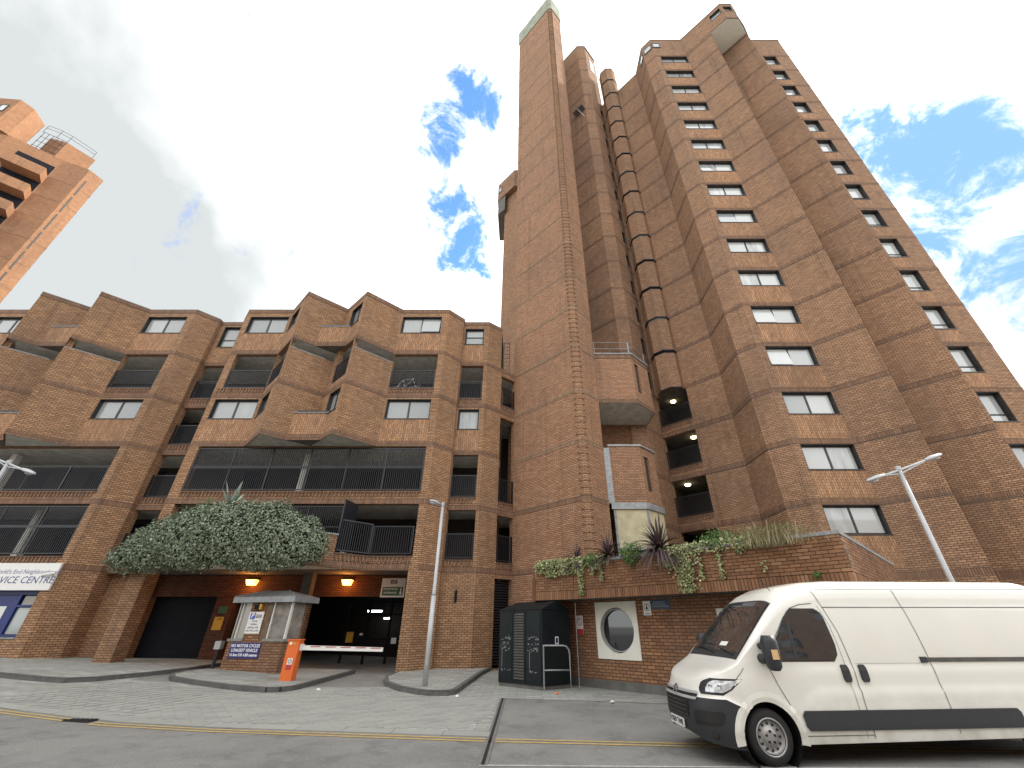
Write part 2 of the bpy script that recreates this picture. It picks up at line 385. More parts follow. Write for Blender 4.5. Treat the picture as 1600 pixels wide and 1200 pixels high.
def window(par, P, Q, s0, s1, z0, z1, n=2, transom=None, back=.15, pane='pane', fw=.085, label=None, sill=True, frame='frame_black', tilt=-1):
    m = MB(); g = -back; dp = .06
    m.obox(P, Q, s0, s1, g - dp, g, z1 - fw, z1).obox(P, Q, s0, s1, g - dp, g, z0, z0 + fw)
    m.obox(P, Q, s0, s0 + fw, g - dp, g, z0 + fw, z1 - fw).obox(P, Q, s1 - fw, s1, g - dp, g, z0 + fw, z1 - fw)
    if back > .05: m.obox(P, Q, s0, s1, -back, -.012, z1 - .025, z1 - .001).obox(P, Q, s0, s0 + .025, -back, -.012, z0, z1 - .026).obox(P, Q, s1 - .025, s1, -back, -.012, z0, z1 - .026)  # dark lining paints in the shade at the reveal head and jambs
    e = []; wd = (s1 - s0 - fw) / n
    for i in range(1, n): m.obox(P, Q, s0 + i * wd, s0 + i * wd + fw, g - dp, g, z0 + fw, z1 - fw)
    zt = None
    if transom: zt = z0 + transom; m.obox(P, Q, s0 + fw, s1 - fw, g - dp, g - .004, zt, zt + fw * .8)
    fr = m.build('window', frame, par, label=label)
    for i in range(n):
        a, b = s0 + i * wd + fw, s0 + (i + 1) * wd
        zr = [(z0 + fw, z1 - fw)] if not transom else [(z0 + fw, zt), (zt + fw * .8, z1 - fw)]
        for c, d in zr:
            mm = MB()
            if i == tilt:      # top-hung light pushed out at the foot
                p0, p1 = pt(P, Q, a, g - .02), pt(P, Q, b, g - .02); p2, p3 = pt(P, Q, a, g + .16), pt(P, Q, b, g + .16)
                p4, p5 = pt(P, Q, a, g - .04), pt(P, Q, b, g - .04); p6, p7 = pt(P, Q, a, g + .14), pt(P, Q, b, g + .14)
                mm.hexa([(*p2, c), (*p3, c), (*p7, c), (*p6, c)], [(*p0, d), (*p1, d), (*p5, d), (*p4, d)])
                mm.build('pane', pane, fr)
                MB().obox(P, Q, a, b, g - .055, g - .045, c, d).build('pane', 'pane_dark', fr)
            else:
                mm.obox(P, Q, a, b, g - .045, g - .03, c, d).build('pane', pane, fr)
    if sill: MB().obox(P, Q, s0 - .02, s1 + .02, -back + .002, .03, z0 - .05, z0 - .004).build('sill', frame, fr)
    return fr
def railing(par, P, Q, s0, s1, z0, z1, off=-.06, mids=(), gap=.095, posts=True, mat='rail_black'):
    m = MB()
    for z in (z0, z1) + tuple(mids): m.obox(P, Q, s0, s1, off - .022, off + .022, z - .022, z + .022)
    if posts:
        k = max(1, round((s1 - s0) / 2.0))
        for i in range(k + 1):
            s = s0 + (s1 - s0) * i / k; a = max(s0, s - .025); b = min(s1, a + .05); a = b - .05
            m.obox(P, Q, a, b, off - .03, off + .03, z0 - .03, z1 + .03)
    r = m.build('railing', mat, par)
    m = MB(); n = max(2, int((s1 - s0) / gap))
    for i in range(1, n):
        s = s0 + (s1 - s0) * i / n; m.obox(P, Q, s - .011, s + .011, off - .009, off + .009, z0, z1)
    m.build('baluster', mat, r, kind='stuff'); return r
def band(par, path, z0, z1, mat='soldier', proud=.012, name='brick_band'):
    m = MB()
    for P, Q in path:
        if seglen(P, Q) > .05: m.obox(P, Q, -.004, seglen(P, Q) + .004, -.02, proud, z0, z1)
    return m.build(name, mat, par)
def dentils(par, P, Q, s0, s1, z0, z1):
    m = MB(); s = s0 + .03
    while s < s1 - .08: m.obox(P, Q, s, s + .085, 0, .045, z0, z1); s += .17
    m.obox(P, Q, s0, s1, -.05, .06, z1, z1 + .05)
    return m.build('dentil_course', 'soldier', par, kind='stuff')
def textmesh(par, txt, size, M, mat, name='lettering', shear=0., align='CENTER', ext=.002, bold=0.):
    c = bpy.data.curves.new('t', 'FONT'); c.body = txt; c.size = size; c.align_x = align; c.align_y = 'CENTER'; c.shear = shear; c.extrude = ext; c.offset = bold; c.resolution_u = 2
    o = bpy.data.objects.new('t', c); COL.objects.link(o)
    dg = bpy.context.evaluated_depsgraph_get(); me = bpy.data.meshes.new_from_object(o.evaluated_get(dg))
    bpy.data.objects.remove(o)
    me.transform(Matrix.Translation(-Vector(ORG[par.name])) @ M)
    me.materials.clear(); me.materials.append(MATS[mat]); r = bpy.data.objects.new(name, me); COL.objects.link(r); r.parent = par; ORG[r.name] = ORG[par.name]
    return r
def wallM(P, Q, s, z, off):      # matrix that stands text upright on a wall line
    d = (Vector(Q) - Vector(P)); d.normalize(); n = Vector((d.y, -d.x)); p = pt(P, Q, s, off)
    return Matrix(((d.x, 0, n.x, p[0]), (d.y, 0, n.y, p[1]), (0, 1, 0, z), (0, 0, 0, 1)))
def gz(x):
    return 0. if x > -8 else min(.62, (-x - 8) * .045)
# ------------------------------------------------------------------ ground
KERB = [(-60, 22), (-30, 16.5), (-16, 12.4), (-10.8, 10.75), (-8.4, 10.25), (-5.55, 9.62), (-2.9, 9.24), (-.62, 8.9), (2.4, 8.6), (12, 7.9), (60, 5)]
def kerb_y(x):
    for (x0, y0), (x1, y1) in zip(KERB, KERB[1:]):
        if x0 <= x <= x1: return y0 + (y1 - y0) * (x - x0) / (x1 - x0)
    return KERB[-1][1]
xs = [-400, -120, -60, -40, -30] + [-30 + i for i in range(1, 31)] + [5, 15, 40, 120, 400]
m = MB()
ys = [-400, -60, -10, 0, 6, 12, 20, 40, 120, 500]
for x0, x1 in zip(xs, xs[1:]):
    for y0, y1 in zip(ys, ys[1:]): m.face([(x0, y0, gz(x0)), (x1, y0, gz(x1)), (x1, y1, gz(x1)), (x0, y1, gz(x0))])
m.build('road', 'asphalt', kind='structure')
m = MB(); px = [-60, -45, -30] + [-30 + .5 * i for i in range(1, 59)] + [-.62]
for x0, x1 in zip(px, px[1:]):
    def top(x): return 15.4 if x > -12.5 else 24.
    m.face([(x0, kerb_y(x0), gz(x0) + .006), (x1, kerb_y(x1), gz(x1) + .006), (x1, top(x1), gz(x1) + .006), (x0, top(x0), gz(x0) + .006)])
m.face([(-2.2, 15.4, .006), (-.62, 15.4, .006), (-.62, 22, .006), (-2.2, 22, .006)])
m.face([(-.62, 13.2, .006), (4.2, 12.2, .006), (9, 7.5, .006), (9.5, 9, .006), (.5, 17.5, .006), (-.62, 22, .006)])
pav = m.build('pavement', 'paving', kind='structure')
# paving stones laid one by one on the forecourt
sb_ = MB().hexa([(-.222, -.098, -.03), (.222, -.098, -.03), (.222, .098, -.03), (-.222, .098, -.03)], [(-.221, -.097, .012), (.221, -.097, .012), (.221, .097, .012), (-.221, .097, .012)])
cand = []; ang = R(38); ca, sa = math.cos(ang), math.sin(ang)
for j in range(-90, 90):
    for i in range(-40, 40):
        a = i * .45 + (.225 if j % 2 else 0); b = j * .2
        x = -5 + a * ca - b * sa; y = 12 + a * sa + b * ca
        if -12 < x < -.9 and kerb_y(x) + .42 < y < 15.1:
            if -11.6 < x < -6.4 and y > 14.0 - .35 * (x + 6.4) * 0 - max(0, (-7.2 - x)) * -.18 - .1: continue
            if x > -5.2 and y > 13.25: continue
            cand.append((x, y))
cand.sort(key=lambda p: math.hypot(*p))
smesh = None
for k, (x, y) in enumerate(cand[:300]):
    if smesh is None:
        o = sb_.build('paving_stone', 'stone_piece', pav); smesh = o.data; 
    else:
        o = bpy.data.objects.new('paving_stone', smesh); COL.objects.link(o); o.parent = pav
    o.location = (x, y, gz(x) + random.uniform(-.0015, .0015)); o.rotation_euler = (random.uniform(-.006, .006), random.uniform(-.006, .006) + .0, ang)
m = MB()
for x, y in cand[300:]:
    z = gz(x) + random.uniform(-.0015, .0015)
    q = [(x + a * ca - b * sa, y + a * sa + b * ca) for a, b in ((-.222, -.098), (.222, -.098), (.222, .098), (-.222, .098))]
    m.hexa([(p[0], p[1], z - .03) for p in q], [(p[0], p[1], z + .014) for p in q])
m.build('paving_stone', 'stone_piece', pav, kind='stuff')
# flush kerb stones between forecourt and road
m = MB(); x = -14.
ks = None
for i in range(15):
    x0, x1 = x + i * .9, x + i * .9 + .885
    if x1 > -.6: x1 = -.6
    MB().hexa([(x0, kerb_y(x0), gz(x0) - .1), (x1, kerb_y(x1), gz(x1) - .1), (x1, kerb_y(x1) + .32, gz(x1) - .1), (x0, kerb_y(x0) + .32, gz(x0) - .1)],
              [(x0, kerb_y(x0), gz(x0) + .016), (x1, kerb_y(x1), gz(x1) + .016), (x1, kerb_y(x1) + .32, gz(x1) + .018), (x0, kerb_y(x0) + .32, gz(x0) + .018)]).build('kerb_stone', 'stone_piece', pav)
# double yellow lines
for off, nm in ((-.16, 'yellow_line'), (-.33, 'yellow_line')):
    m = MB(); xx = -16.
    while xx < 9.4:
        if not -8.95 < xx < -8.2:
            for a, b in ((xx, xx + .3),):
                m.face([(a, kerb_y(a) + off, gz(a) + .006), (b, kerb_y(b) + off, gz(b) + .006), (b, kerb_y(b) + off + .072, gz(b) + .006), (a, kerb_y(a) + off + .072, gz(a) + .006)])
        xx += .3
    m.build(nm, 'yellow_line', kind='structure')
MB().face([(-.62, 7.27, .006), (14, 6.9, .006), (14, 6.95, .006), (-.62, 7.32, .006)]).build('bay_marking', 'white_line', kind='structure')
# forecourt islands with kerbs
def island(name, poly, h=.12, label=None):
    n = len(poly); zb = [gz(p[0]) for p in poly]
    m = MB(); m.face([(p[0], p[1], z + h) for p, z in zip(poly, zb)]); t_ = m.build(name, 'paving', kind='structure')
    c = Vector((sum(p[0] for p in poly) / n, sum(p[1] for p in poly) / n))
    m = MB()
    for i in range(n):
        p, q = Vector(poly[i]), Vector(poly[(i + 1) % n]); d = (q - p); l = d.length; d.normalize(); nn = Vector((d.y, -d.x))
        if l < .05: continue
        pi, qi = p - nn * .13, q - nn * .13
        m.hexa([(p.x, p.y, zb[i] - .05), (q.x, q.y, zb[(i + 1) % n] - .05), (qi.x, qi.y, zb[(i + 1) % n] - .05), (pi.x, pi.y, zb[i] - .05)],
               [(p.x + -nn.x * .01, p.y - nn.y * .01, zb[i] + h + .006), (q.x - nn.x * .01, q.y - nn.y * .01, zb[(i + 1) % n] + h + .006), (qi.x, qi.y, zb[(i + 1) % n] + h + .006), (pi.x, pi.y, zb[i] + h + .006)])
    m.build('kerb', 'kerb_side', t_)
    return t_
island('cabin_island', [(-6.75, 19.6), (-11.3, 19.6), (-11.55, 17.2), (-11.35, 16.3), (-10.9, 15.75), (-9.9, 15.25), (-8.5, 14.75), (-7.2, 14.35), (-6.9, 14.4), (-6.72, 14.7)][::-1])
island('lamp_island', [(-4.9, 25), (-4.8, 17.2), (-4.35, 15.75), (-3.6, 14.5), (-2.85, 13.75), (-2.5, 13.58), (-2.05, 13.55), (-1.85, 13.9), (-1.6, 18.9), (-1.4, 20.8), (-1.4, 21.2), (-1.6, 25)])
island('left_pavement', [(-40, 24), (-40, 15.6), (-16, 14.6), (-13.6, 14.15), (-12.9, 14.15), (-12.5, 14.7), (-12.2, 16.2), (-12.1, 18.), (-12.3, 21), (-13., 24)])
o = MB().box(-8.95, -8.3, 10.0, 10.28, gz(-8.6) - .05, gz(-8.6) + .01).build('gully_frame', 'iron', origin=(-8.6, 10.1, gz(-8.6)), label='dark iron gully grate interrupting the double yellow lines', cat='drain grate')
for i in range(7): MB().box(-8.92 + i * .09, -8.87 + i * .09, 10.02, 10.26, gz(-8.6), gz(-8.6) + .018).build('bar', 'iron', o)
o = thing('drainage_channel', (-.55, 10, 0), 'narrow metal drainage channel edging the asphalt bay', 'drain')
MB().box(-.63, -.585, 7.3, 13.2, -.05, .014).build('channel_edge', 'galvanised', o)
MB().box(-.535, -.49, 7.3, 13.2, -.05, .014).build('channel_edge', 'galvanised', o)
MB().box(-.585, -.535, 7.3, 13.2, -.05, .006).build('channel_slot', 'iron', o)
# ------------------------------------------------------------------ the low brick block
blk = thing('brick_apartment_block', (-16, 21, 0), 'long five-storey brown brick housing block with zigzag bays and access decks above a garage', 'building')
ZB = [3.63, 6.41, 9.2, 11.93, 14.65]; ZTOP = 17.85; YF = 19.
SEG = {}
def add_wall(P, Q, pieces_, mat='brick', depth=.24):
    m = MB()
    for z0, z1, ops in pieces_: wall(m, P, Q, z0, z1, ops, depth)
    return m.build('wall', mat, blk)
def win_l(P, Q, s0, s1, lv, n=2, tilt=-1, label=None):
    z0, z1 = (16.16, 17.34) if lv == 5 else (10.71, 11.82)
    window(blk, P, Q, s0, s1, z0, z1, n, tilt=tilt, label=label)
def apron(P, Q, s0, s1, z0, z1): MB().obox(P, Q, s0, s1, -.02, .006, z0, z1).build('tile_apron', 'tile', blk)
for mi, xc in enumerate((-10.5, -25.5)):
    W2a, W2b, T2, C_, T1, W1a, W1b, CH, RA, RB = [(xc + a, b) for a, b in ((-5.9, 19), (-3.25, 19), (-1.65, 17.45), (0, 18.95), (1.65, 17.45), (3.25, 19), (6., 19), (6.8, 19.87), (6.8, 20.17), (8.3, 20.17))]
    NX = (xc + 9.1, 19) if mi == 1 else (-1.42, 20.81)
    NXm = (xc + 8.3, 19.87) if mi == 1 else None
    F5, F4, F3 = (14.65, ZTOP), (11.93, 14.65), (9.2, 11.93)
    # W2 (left window bay)
    lw2, lw1, lr = 2.65, 2.75, 2.228
    add_wall(W2a, W2b, [(9.2, ZTOP, [(.25, lw2 - .12, 16.16, 17.34), (.35, lw2, 12.47, 14.65), (.25, lw2 - .12, 10.71, 11.82)])])
    win_l(W2a, W2b, .25, lw2 - .12, 5); win_l(W2a, W2b, .25, lw2 - .12, 3)
    apron(W2a, W2b, .25, lw2 - .02, 14.93, 16.1); apron(W2a, W2b, .25, lw2 - .02, 9.48, 10.65)
    railing(blk, W2a, W2b, .36, lw2, 12.56, 13.62); dentils(blk, W2a, W2b, .1, lw2, 12.2, 12.42)
    # W2 -> T2 glazed return
    lq = seglen(W2b, T2)
    add_wall(W2b, T2, [(9.2, ZTOP, [(.12, 1.45, 16.16, 17.34), (0.02, lq - .25, 12.47, 14.65), (.12, 1.45, 10.71, 11.82)])])
    win_l(W2b, T2, .12, 1.45, 5, 1); win_l(W2b, T2, .12, 1.45, 3, 1); railing(blk, W2b, T2, .02, lq - .26, 12.56, 13.62)
    # T2 -> C brick
    lq = seglen(T2, C_)
    add_wall(T2, C_, [(14.65, ZTOP, []), (9.2, 14.08, [])])
    MB().obox(T2, C_, 0, lq * .8, -.22, .02, 14.082, 14.13).build('coping', 'coping', blk)
    # C -> T1 glazed return
    add_wall(C_, T1, [(9.2, ZTOP, [(.75, 1.95, 16.0, 17.34), (.5, lq - .2, 12.47, 14.65), (.75, 1.95, 10.6, 11.82)])])
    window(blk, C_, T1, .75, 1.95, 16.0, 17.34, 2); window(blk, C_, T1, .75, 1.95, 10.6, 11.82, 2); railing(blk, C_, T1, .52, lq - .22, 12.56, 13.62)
    # T1 -> W1 brick
    lq = seglen(T1, W1a)
    add_wall(T1, W1a, [(14.65, ZTOP, []), (9.2, 14.08, [])])
    MB().obox(T1, W1a, 0, lq, -.22, .02, 14.082, 14.13).build('coping', 'coping', blk)
    # W1
    add_wall(W1a, W1b, [(9.2, ZTOP, [(.08, 2.38, 16.16, 17.34), (.0, 2.42, 12.47, 14.65), (.08, 2.38, 10.71, 11.82)])])
    win_l(W1a, W1b, .08, 2.38, 5, tilt=1 if mi == 0 else -1); win_l(W1a, W1b, .08, 2.38, 3)
    apron(W1a, W1b, .03, 2.42, 14.93, 16.1); apron(W1a, W1b, .03, 2.42, 9.48, 10.65)
    railing(blk, W1a, W1b, .0, 2.42, 12.56, 13.62); dentils(blk, W1a, W1b, .05, 2.42, 12.2, 12.42)
    # triangular balconies in the notch
    B0, B1 = (xc - .85, 18.2), (xc + .9, 18.2)
    for zb, zt in ((14.65, 15.95), (9.2, 10.62)):
        m = MB(); wall(m, B0, B1, zb, zt); m.build('balcony_front', 'brick', blk)
        apron(B0, B1, .05, 1.7, zb + .3, zt - .06)
        MB().obox(B0, B1, -.05, 1.8, -.2, .04, zt, zt + .05).build('coping', 'coping', blk)
        railing(blk, B0, B1, .0, 1.74, zt + .08, zt + .16, off=-.1, gap=.9)
        band(blk, [(B0, B1)], zb, zb + .25)
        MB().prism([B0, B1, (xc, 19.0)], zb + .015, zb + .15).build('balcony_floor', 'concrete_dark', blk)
    # lower straight facade: pillar | wide opening | pillar
    FA, FB = W2a, W1b; lf = seglen(FA, FB)
    s0, s1 = .45, lf - .32
    z1a, z1b = ZB[0], ZB[1]
    if mi == 0: ops = [(s0, s1, 7.0, 9.2), (.45, s1, 4.2, 6.41)]
    else: ops = [(s0, s1, 7.0, 9.2), (.45, s1, 4.2, 6.41)]
    add_wall(FA, FB, [(3.63, 9.2, ops)], depth=.35)
    band(blk, [(FA, FB)], 6.41, 6.66); dentils(blk, FA, FB, s0, s1, 6.72, 6.94)
    if mi == 0:
        railing(blk, FA, FB, s0 + .02, s1 - .02, 7.08, 9.1, mids=(8.12, 8.2)); 
    else:
        railing(blk, FA, FB, s0 + .02, s1 - .02, 7.08, 8.2); railing(blk, FA, FB, s0 + .02, s1 - .02, 4.3, 6.3, mids=(5.4, 5.46))
        band(blk, [(FA, FB)], 3.63, 3.88); dentils(blk, FA, FB, s0, s1, 3.92, 4.14)
    for cx_, cy_, za, zb in ((xc - .6, 20.2, 7., 9.2), (xc + .05, 19.3, 12.4, 14.66), (xc + 2.2, 20.3, 4.1, 6.42)):
        MB().box(cx_ - .14, cx_ + .14, cy_ - .14, cy_ + .14, za, zb).build('deck_column', 'white_paint', blk)
    # pillar chamfer and recess
    zg = gz(xc + 6.5) + .05
    add_wall(W1b, CH, [(3.63, ZTOP, [])]); add_wall(CH, RA, [(zg if mi == 0 else 3.63, ZTOP - .0, [])])
    if mi == 0:
        ro = [(.08, 1.22, 16.2, 17.36), (.02, 1.3, 12.47, 14.65), (.08, 1.22, 10.65, 11.82), (.02, 1.3, 7.0, 9.2), (.02, 1.35, 4.2, 6.41)]
    else:
        ro = [(.25, 1.48, 16.0, 17.5), (.02, 1.48, 12.47, 14.65), (.02, 1.48, 9.75, 11.9), (.02, 1.48, 7.0, 9.2), (.02, 1.48, 4.2, 6.41)]
    add_wall(RA, RB, [(3.63, ZTOP, ro)], depth=.25)
    for a, b, c, d in ro:
        if d > 15 or (mi == 0 and 10 < c < 11):
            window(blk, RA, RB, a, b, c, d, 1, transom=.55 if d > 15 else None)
            if mi == 0: apron(RA, RB, a, b, c - 1.2, c - .07)
        else: railing(blk, RA, RB, a, b, c + .08, c + 1.12); dentils(blk, RA, RB, a, b, c - .27, c - .06)
    if mi == 0:
        add_wall(RB, NX, [(0., ZTOP, [])])
    else:
        add_wall(RB, NXm, [(3.63, ZTOP, [])]); add_wall(NXm, NX, [(3.63, ZTOP, [])])
    # soldier bands round the bays
    path = [(W2a, W2b), (W2b, T2), (T2, C_), (C_, T1), (T1, W1a), (W1a, W1b), (W1b, CH), (CH, RA), (RA, RB)] + ([(RB, NX)] if mi == 0 else [(RB, NXm), (NXm, NX)])
    for z in (14.65, 9.2, ZTOP - .25): band(blk, path, z, z + .25)
    band(blk, path, 11.93, 12.18)
    MBc = MB()
    for P, Q in path: MBc.obox(P, Q, -.02, seglen(P, Q) + .02, -.25, .02, ZTOP, ZTOP + .03)
    MBc.build('parapet_coping', 'coping', blk)
    for z in (3.63, 6.41): band(blk, [(W1b, CH), (CH, RA), (RA, RB)] + ([(RB, NX)] if mi == 0 else [(RB, NXm), (NXm, NX)]), z, z + .25)
    # floor slabs
    plan = [W2a, W2b, T2, C_, T1, W1a, W1b, CH, RA, RB] + ([NX] if mi == 0 else [NXm, NX])
    def inset(pl): return [(x - .06 if p in (7, 8) else (x + .06 if (p in (9, 10) and mi == 1) else x), y + .05) for p, (x, y) in enumerate(pl)]
    for z0, z1 in ((14.675, 14.9), (11.955, 12.4), (9.225, 9.6), (17.55, 17.62)):
        MB().prism(inset(plan) + [(plan[-1][0], 22.3), (plan[0][0], 22.3)], z0, z1).build('floor_slab', 'concrete' if z0 < 17 else 'roofing', blk)
    low = [(W2a[0], 19.05), (W1b[0], 19.05), (CH[0] - .06, 19.92), (RA[0] - .06, 20.22), (RB[0] + (.06 if mi else 0), 20.22)] + ([(NX[0], 20.86)] if mi == 0 else [(NXm[0] + .06, 19.92), (NX[0], 19.05)])
    for z0, z1 in ((6.435, 6.95),): MB().prism(low + [(low[-1][0], 22.3), (low[0][0], 22.3)], z0, z1).build('floor_slab', 'concrete', blk)
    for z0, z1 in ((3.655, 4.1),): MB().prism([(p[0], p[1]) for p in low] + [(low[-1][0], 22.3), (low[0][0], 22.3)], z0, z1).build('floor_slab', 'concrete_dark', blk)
    # doors along the decks
    for lv in (4.1, 6.95, 9.6, 12.4):
        for k in range(4):
            xx = xc - 5 + k * 3.2
            MB().box(xx, xx + .9, 22.24, 22.3, lv, lv + 2.05).build('flat_door', 'dark_door', blk)
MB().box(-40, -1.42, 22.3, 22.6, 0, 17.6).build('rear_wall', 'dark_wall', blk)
MB().box(-40, -1.42, 26.5, 32, 3.6, 17.5).build('rear_range', 'brick', blk)
MB().box(-40, -31.4, 19.0, 22.3, 0, ZTOP).build('end_wall', 'brick', blk)
# ground storey -------------------------------------------------
W1b, CH, RA, RB = (-4.5, 19), (-3.7, 19.87), (-3.7, 20.17), (-2.2, 20.17)
PL = (-4.92, 19.)
add_wall(PL, W1b, [(0, 3.63, [])]); add_wall(W1b, CH, [(0, 3.63, [])]); add_wall(RA, RB, [(0, 3.63, [])])
m = MB(); wall(m, (-4.92, 26.5), (-4.92, 19.), 0, 3.63); m.build('wall', 'brick_warm', blk)
MB().box(-3.05, -2.95, 20.1, 20.17, 2.5, 2.95).build('wall_light', 'dark_door', blk)
# ground storey of the left module
add_wall((-20.0, 19), (-19.5, 19), [(.4, 3.63, [])]); add_wall((-19.5, 19), (-18.7, 19.87), [(.4, 3.63, [])])
add_wall((-18.7, 20.6), (-16.9, 20.6), [(.2, 3.63, [])]); add_wall((-16.9, 20.6), (-16.9, 21.4), [(.2, 3.63, [])]); add_wall((-18.7, 19.87), (-18.7, 20.6), [(.2, 3.63, [])])
MB().box(-15.95, -15.3, 18.3, 18.95, .3, 3.63).build('pier', 'brick', blk)
# garage: lintel beam, shutter, columns, dark interior
MB().box(-16.9, -4.93, 21.0, 21.3, 2.75, 3.62).build('garage_lintel', 'brick_red', blk)
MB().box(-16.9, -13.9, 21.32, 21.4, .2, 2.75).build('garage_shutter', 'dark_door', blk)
for i in range(13): MB().box(-16.85, -13.95, 21.3, 21.33, .35 + i * .185, .37 + i * .185).build('shutter_slat', 'dark_door', blk)
MB().box(-13.9, -13.1, 21.0, 21.5, .1, 2.74).build('garage_pier', 'brick_red', blk)
MB().box(-9.85, -9.45, 20.2, 20.6, 0, 3.65).build('garage_column', 'concrete_dark', blk)
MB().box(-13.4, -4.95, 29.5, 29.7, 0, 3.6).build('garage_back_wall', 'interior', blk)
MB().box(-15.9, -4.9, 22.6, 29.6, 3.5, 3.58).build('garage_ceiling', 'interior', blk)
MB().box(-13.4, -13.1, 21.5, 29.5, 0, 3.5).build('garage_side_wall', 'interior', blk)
GP, GQ = (-9.1, 22.3), (-4.95, 22.3)
# glazed screen at the back of the entrance
blk_rear = [o for o in blk.children if o.name.startswith('rear_wall')][0]
# opening for the garage ramp: replace the lower rear wall
me = blk_rear.data; me.clear_geometry()
tmp = MB().box(-40, -1.42, 22.3, 22.6, 3.6, 17.6).box(-40, -13.1, 22.3, 22.6, 0, 3.6).box(-4.93, -1.42, 22.3, 22.6, 0, 3.6)
me.from_pydata([tuple(Vector(p) - Vector(ORG['brick_apartment_block'])) for p in tmp.v], [], tmp.f); me.uv_layers.new(name='UVMap')
fr = MB()
for x in (-9.0, -7.9, -6.8, -5.8, -5.0): fr.box(x - .05, x + .05, 24.0, 24.1, 0, 2.7)
for z in (1.05, 2.1, 2.68): fr.box(-9.0, -5.0, 24.02, 24.08, z - .04, z + .04)
fr.build('entrance_screen', 'dark_door', blk)
for k, (x0, x1, z0, z1) in enumerate(((-8.85, -8.5, .9, 1.35), (-8.2, -8.05, 1.2, 1.3), (-6.6, -6.35, .85, 1.1))):
    MB().box(x0, x1, 23.95, 23.99, z0, z1).build('notice', 'sign_yellow' if k == 0 else 'sign_white', blk)
# advice centre shopfront under the left module
ac = thing('advice_centre_front', (-22, 19, .5), 'blue shopfront with white sign board and glazed door below the deck', 'shopfront')
SP, SQ = (-26., 19.), (-20.0, 19.)
MB().obox(SP, SQ, 0, 6., -.5, -.42, .5, 3.6).build('back_panel', 'dark_door', ac)
MB().obox(SP, SQ, .4, 6.42, .02, .10, 2.87, 3.9).build('sign_board', 'sign_white', ac)
sgn = [o for o in ac.children if o.name.startswith('sign_board')][0]
textmesh(ac, "World's End Neighbourhood", .235, wallM(SP, SQ, 5.12, 3.56, .103), 'text_lilac', shear=.1)
textmesh(ac, 'ADVICE CENTRE', .375, wallM(SP, SQ, 5.05, 3.24, .103), 'text_purple', shear=.1)
MB().obox(SP, SQ, 0, 6, -.3, -.2, 2.72, 2.87).build('head_frame', 'shop_blue', ac)
# right-hand window over a low brick wall
MB().obox(SP, SQ, 5.15, 6.0, -.25, .0, .45, 1.15).build('stall_riser', 'brick', ac)
MB().obox(SP, SQ, 5.1, 6.0, -.25, .03, 1.152, 1.22).build('sill', 'kerb', ac)
for s0, s1, z0, z1 in ((5.2, 5.95, 1.32, 2.25), (5.25, 5.95, 2.35, 2.68), (2.4, 3.7, 1.35, 2.25), (2.4, 3.7, 2.35, 2.68)):
    MB().obox(SP, SQ, s0, s1, -.29, -.27, z0, z1).build('pane', 'shop_pane' if z1 < 2.3 else 'pane_grey', ac)
m = MB()
for s in (2.3, 3.75, 5.08, 5.96): m.obox(SP, SQ, s, s + .09, -.3, -.19, .55, 2.72)
for a, b, z in ((2.3, 3.75, 2.27), (5.08, 6.0, 2.27), (2.3, 3.75, 1.24), (5.08, 6.0, 1.23)): m.obox(SP, SQ, a, b, -.3, -.195, z, z + .08)
m.build('shop_frame', 'shop_blue', ac)
MB().obox(SP, SQ, 2.3, 3.75, -.3, -.2, .5, 1.24).build('stall_riser', 'shop_blue', ac)
dr = MB().obox(SP, SQ, 3.86, 5.06, -.3, -.24, .52, 2.7).build('door', 'shop_blue', ac)
MB().obox(SP, SQ, 4.3, 4.75, -.238, -.225, 1.75, 2.3).build('notice', 'paper', dr)
MB().obox(SP, SQ, 4.0, 4.05, -.238, -.19, 1.3, 1.5).build('handle', 'chrome', dr)
cc = thing('security_camera', (-19.72, 18.9, 3.45), 'small white security camera on the pillar beside the advice centre sign', 'camera')
MB().tube([(-19.7, 19., 3.45), (-19.7, 18.85, 3.48)], .03).build('bracket', 'white_paint', cc)
MB().tube([(-19.6, 18.85, 3.5), (-19.95, 18.72, 3.42)], .06, 10).build('housing', 'white_paint', cc)
# projecting planter deck over the garage entrance
JP = [(-14.3, 19.), (-12.5, 17.15), (-8.55, 17.15), (-6.7, 19.)]
MB().prism([(-15.9, 18.4), (-14.05, 18.4), (-12.45, 17.22), (-8.6, 17.22), (-6.85, 19.0), (-6.85, 19.04), (-15.9, 19.04)], 3.66, 4.1).build('canopy_slab', 'concrete', blk)
dk = [((-15.95, 18.32), (-14.15, 18.32)), ((-14.15, 18.32), JP[1]), (JP[1], JP[2]), (JP[2], (-7.75, 17.95))]
for P, Q in dk:
    m = MB(); m.obox(P, Q, 0, seglen(P, Q), -.2, 0, 3.63, 4.85); m.build('planter_parapet', 'brick', blk)
    MB().obox(P, Q, -.02, seglen(P, Q) + .02, -.23, .03, 4.852, 4.91).build('coping', 'coping', blk)
Pd, Qd = (-7.75, 17.95), (-6.7, 19.)
MB().obox(Pd, Qd, 0, seglen(Pd, Qd), -.2, 0, 3.63, 4.2).build('planter_parapet', 'brick', blk)
band(blk, dk + [(Pd, Qd)] + [((-6.7, 19), (-4.92, 19))], 3.63, 3.88)
dentils(blk, Pd, Qd, 0, seglen(Pd, Qd), 3.92, 4.14); dentils(blk, (-6.7, 19), (-4.85, 19), 0, 1.85, 3.92, 4.14)
railing(blk, Pd, Qd, .02, seglen(Pd, Qd), 4.3, 5.5); railing(blk, (-6.7, 19), (-4.85, 19), 0, 1.8, 4.3, 5.42)
railing(blk, (-12., 19.), (-7.6, 19.), 0, 4.4, 4.3, 6.3, mids=(5.4,))
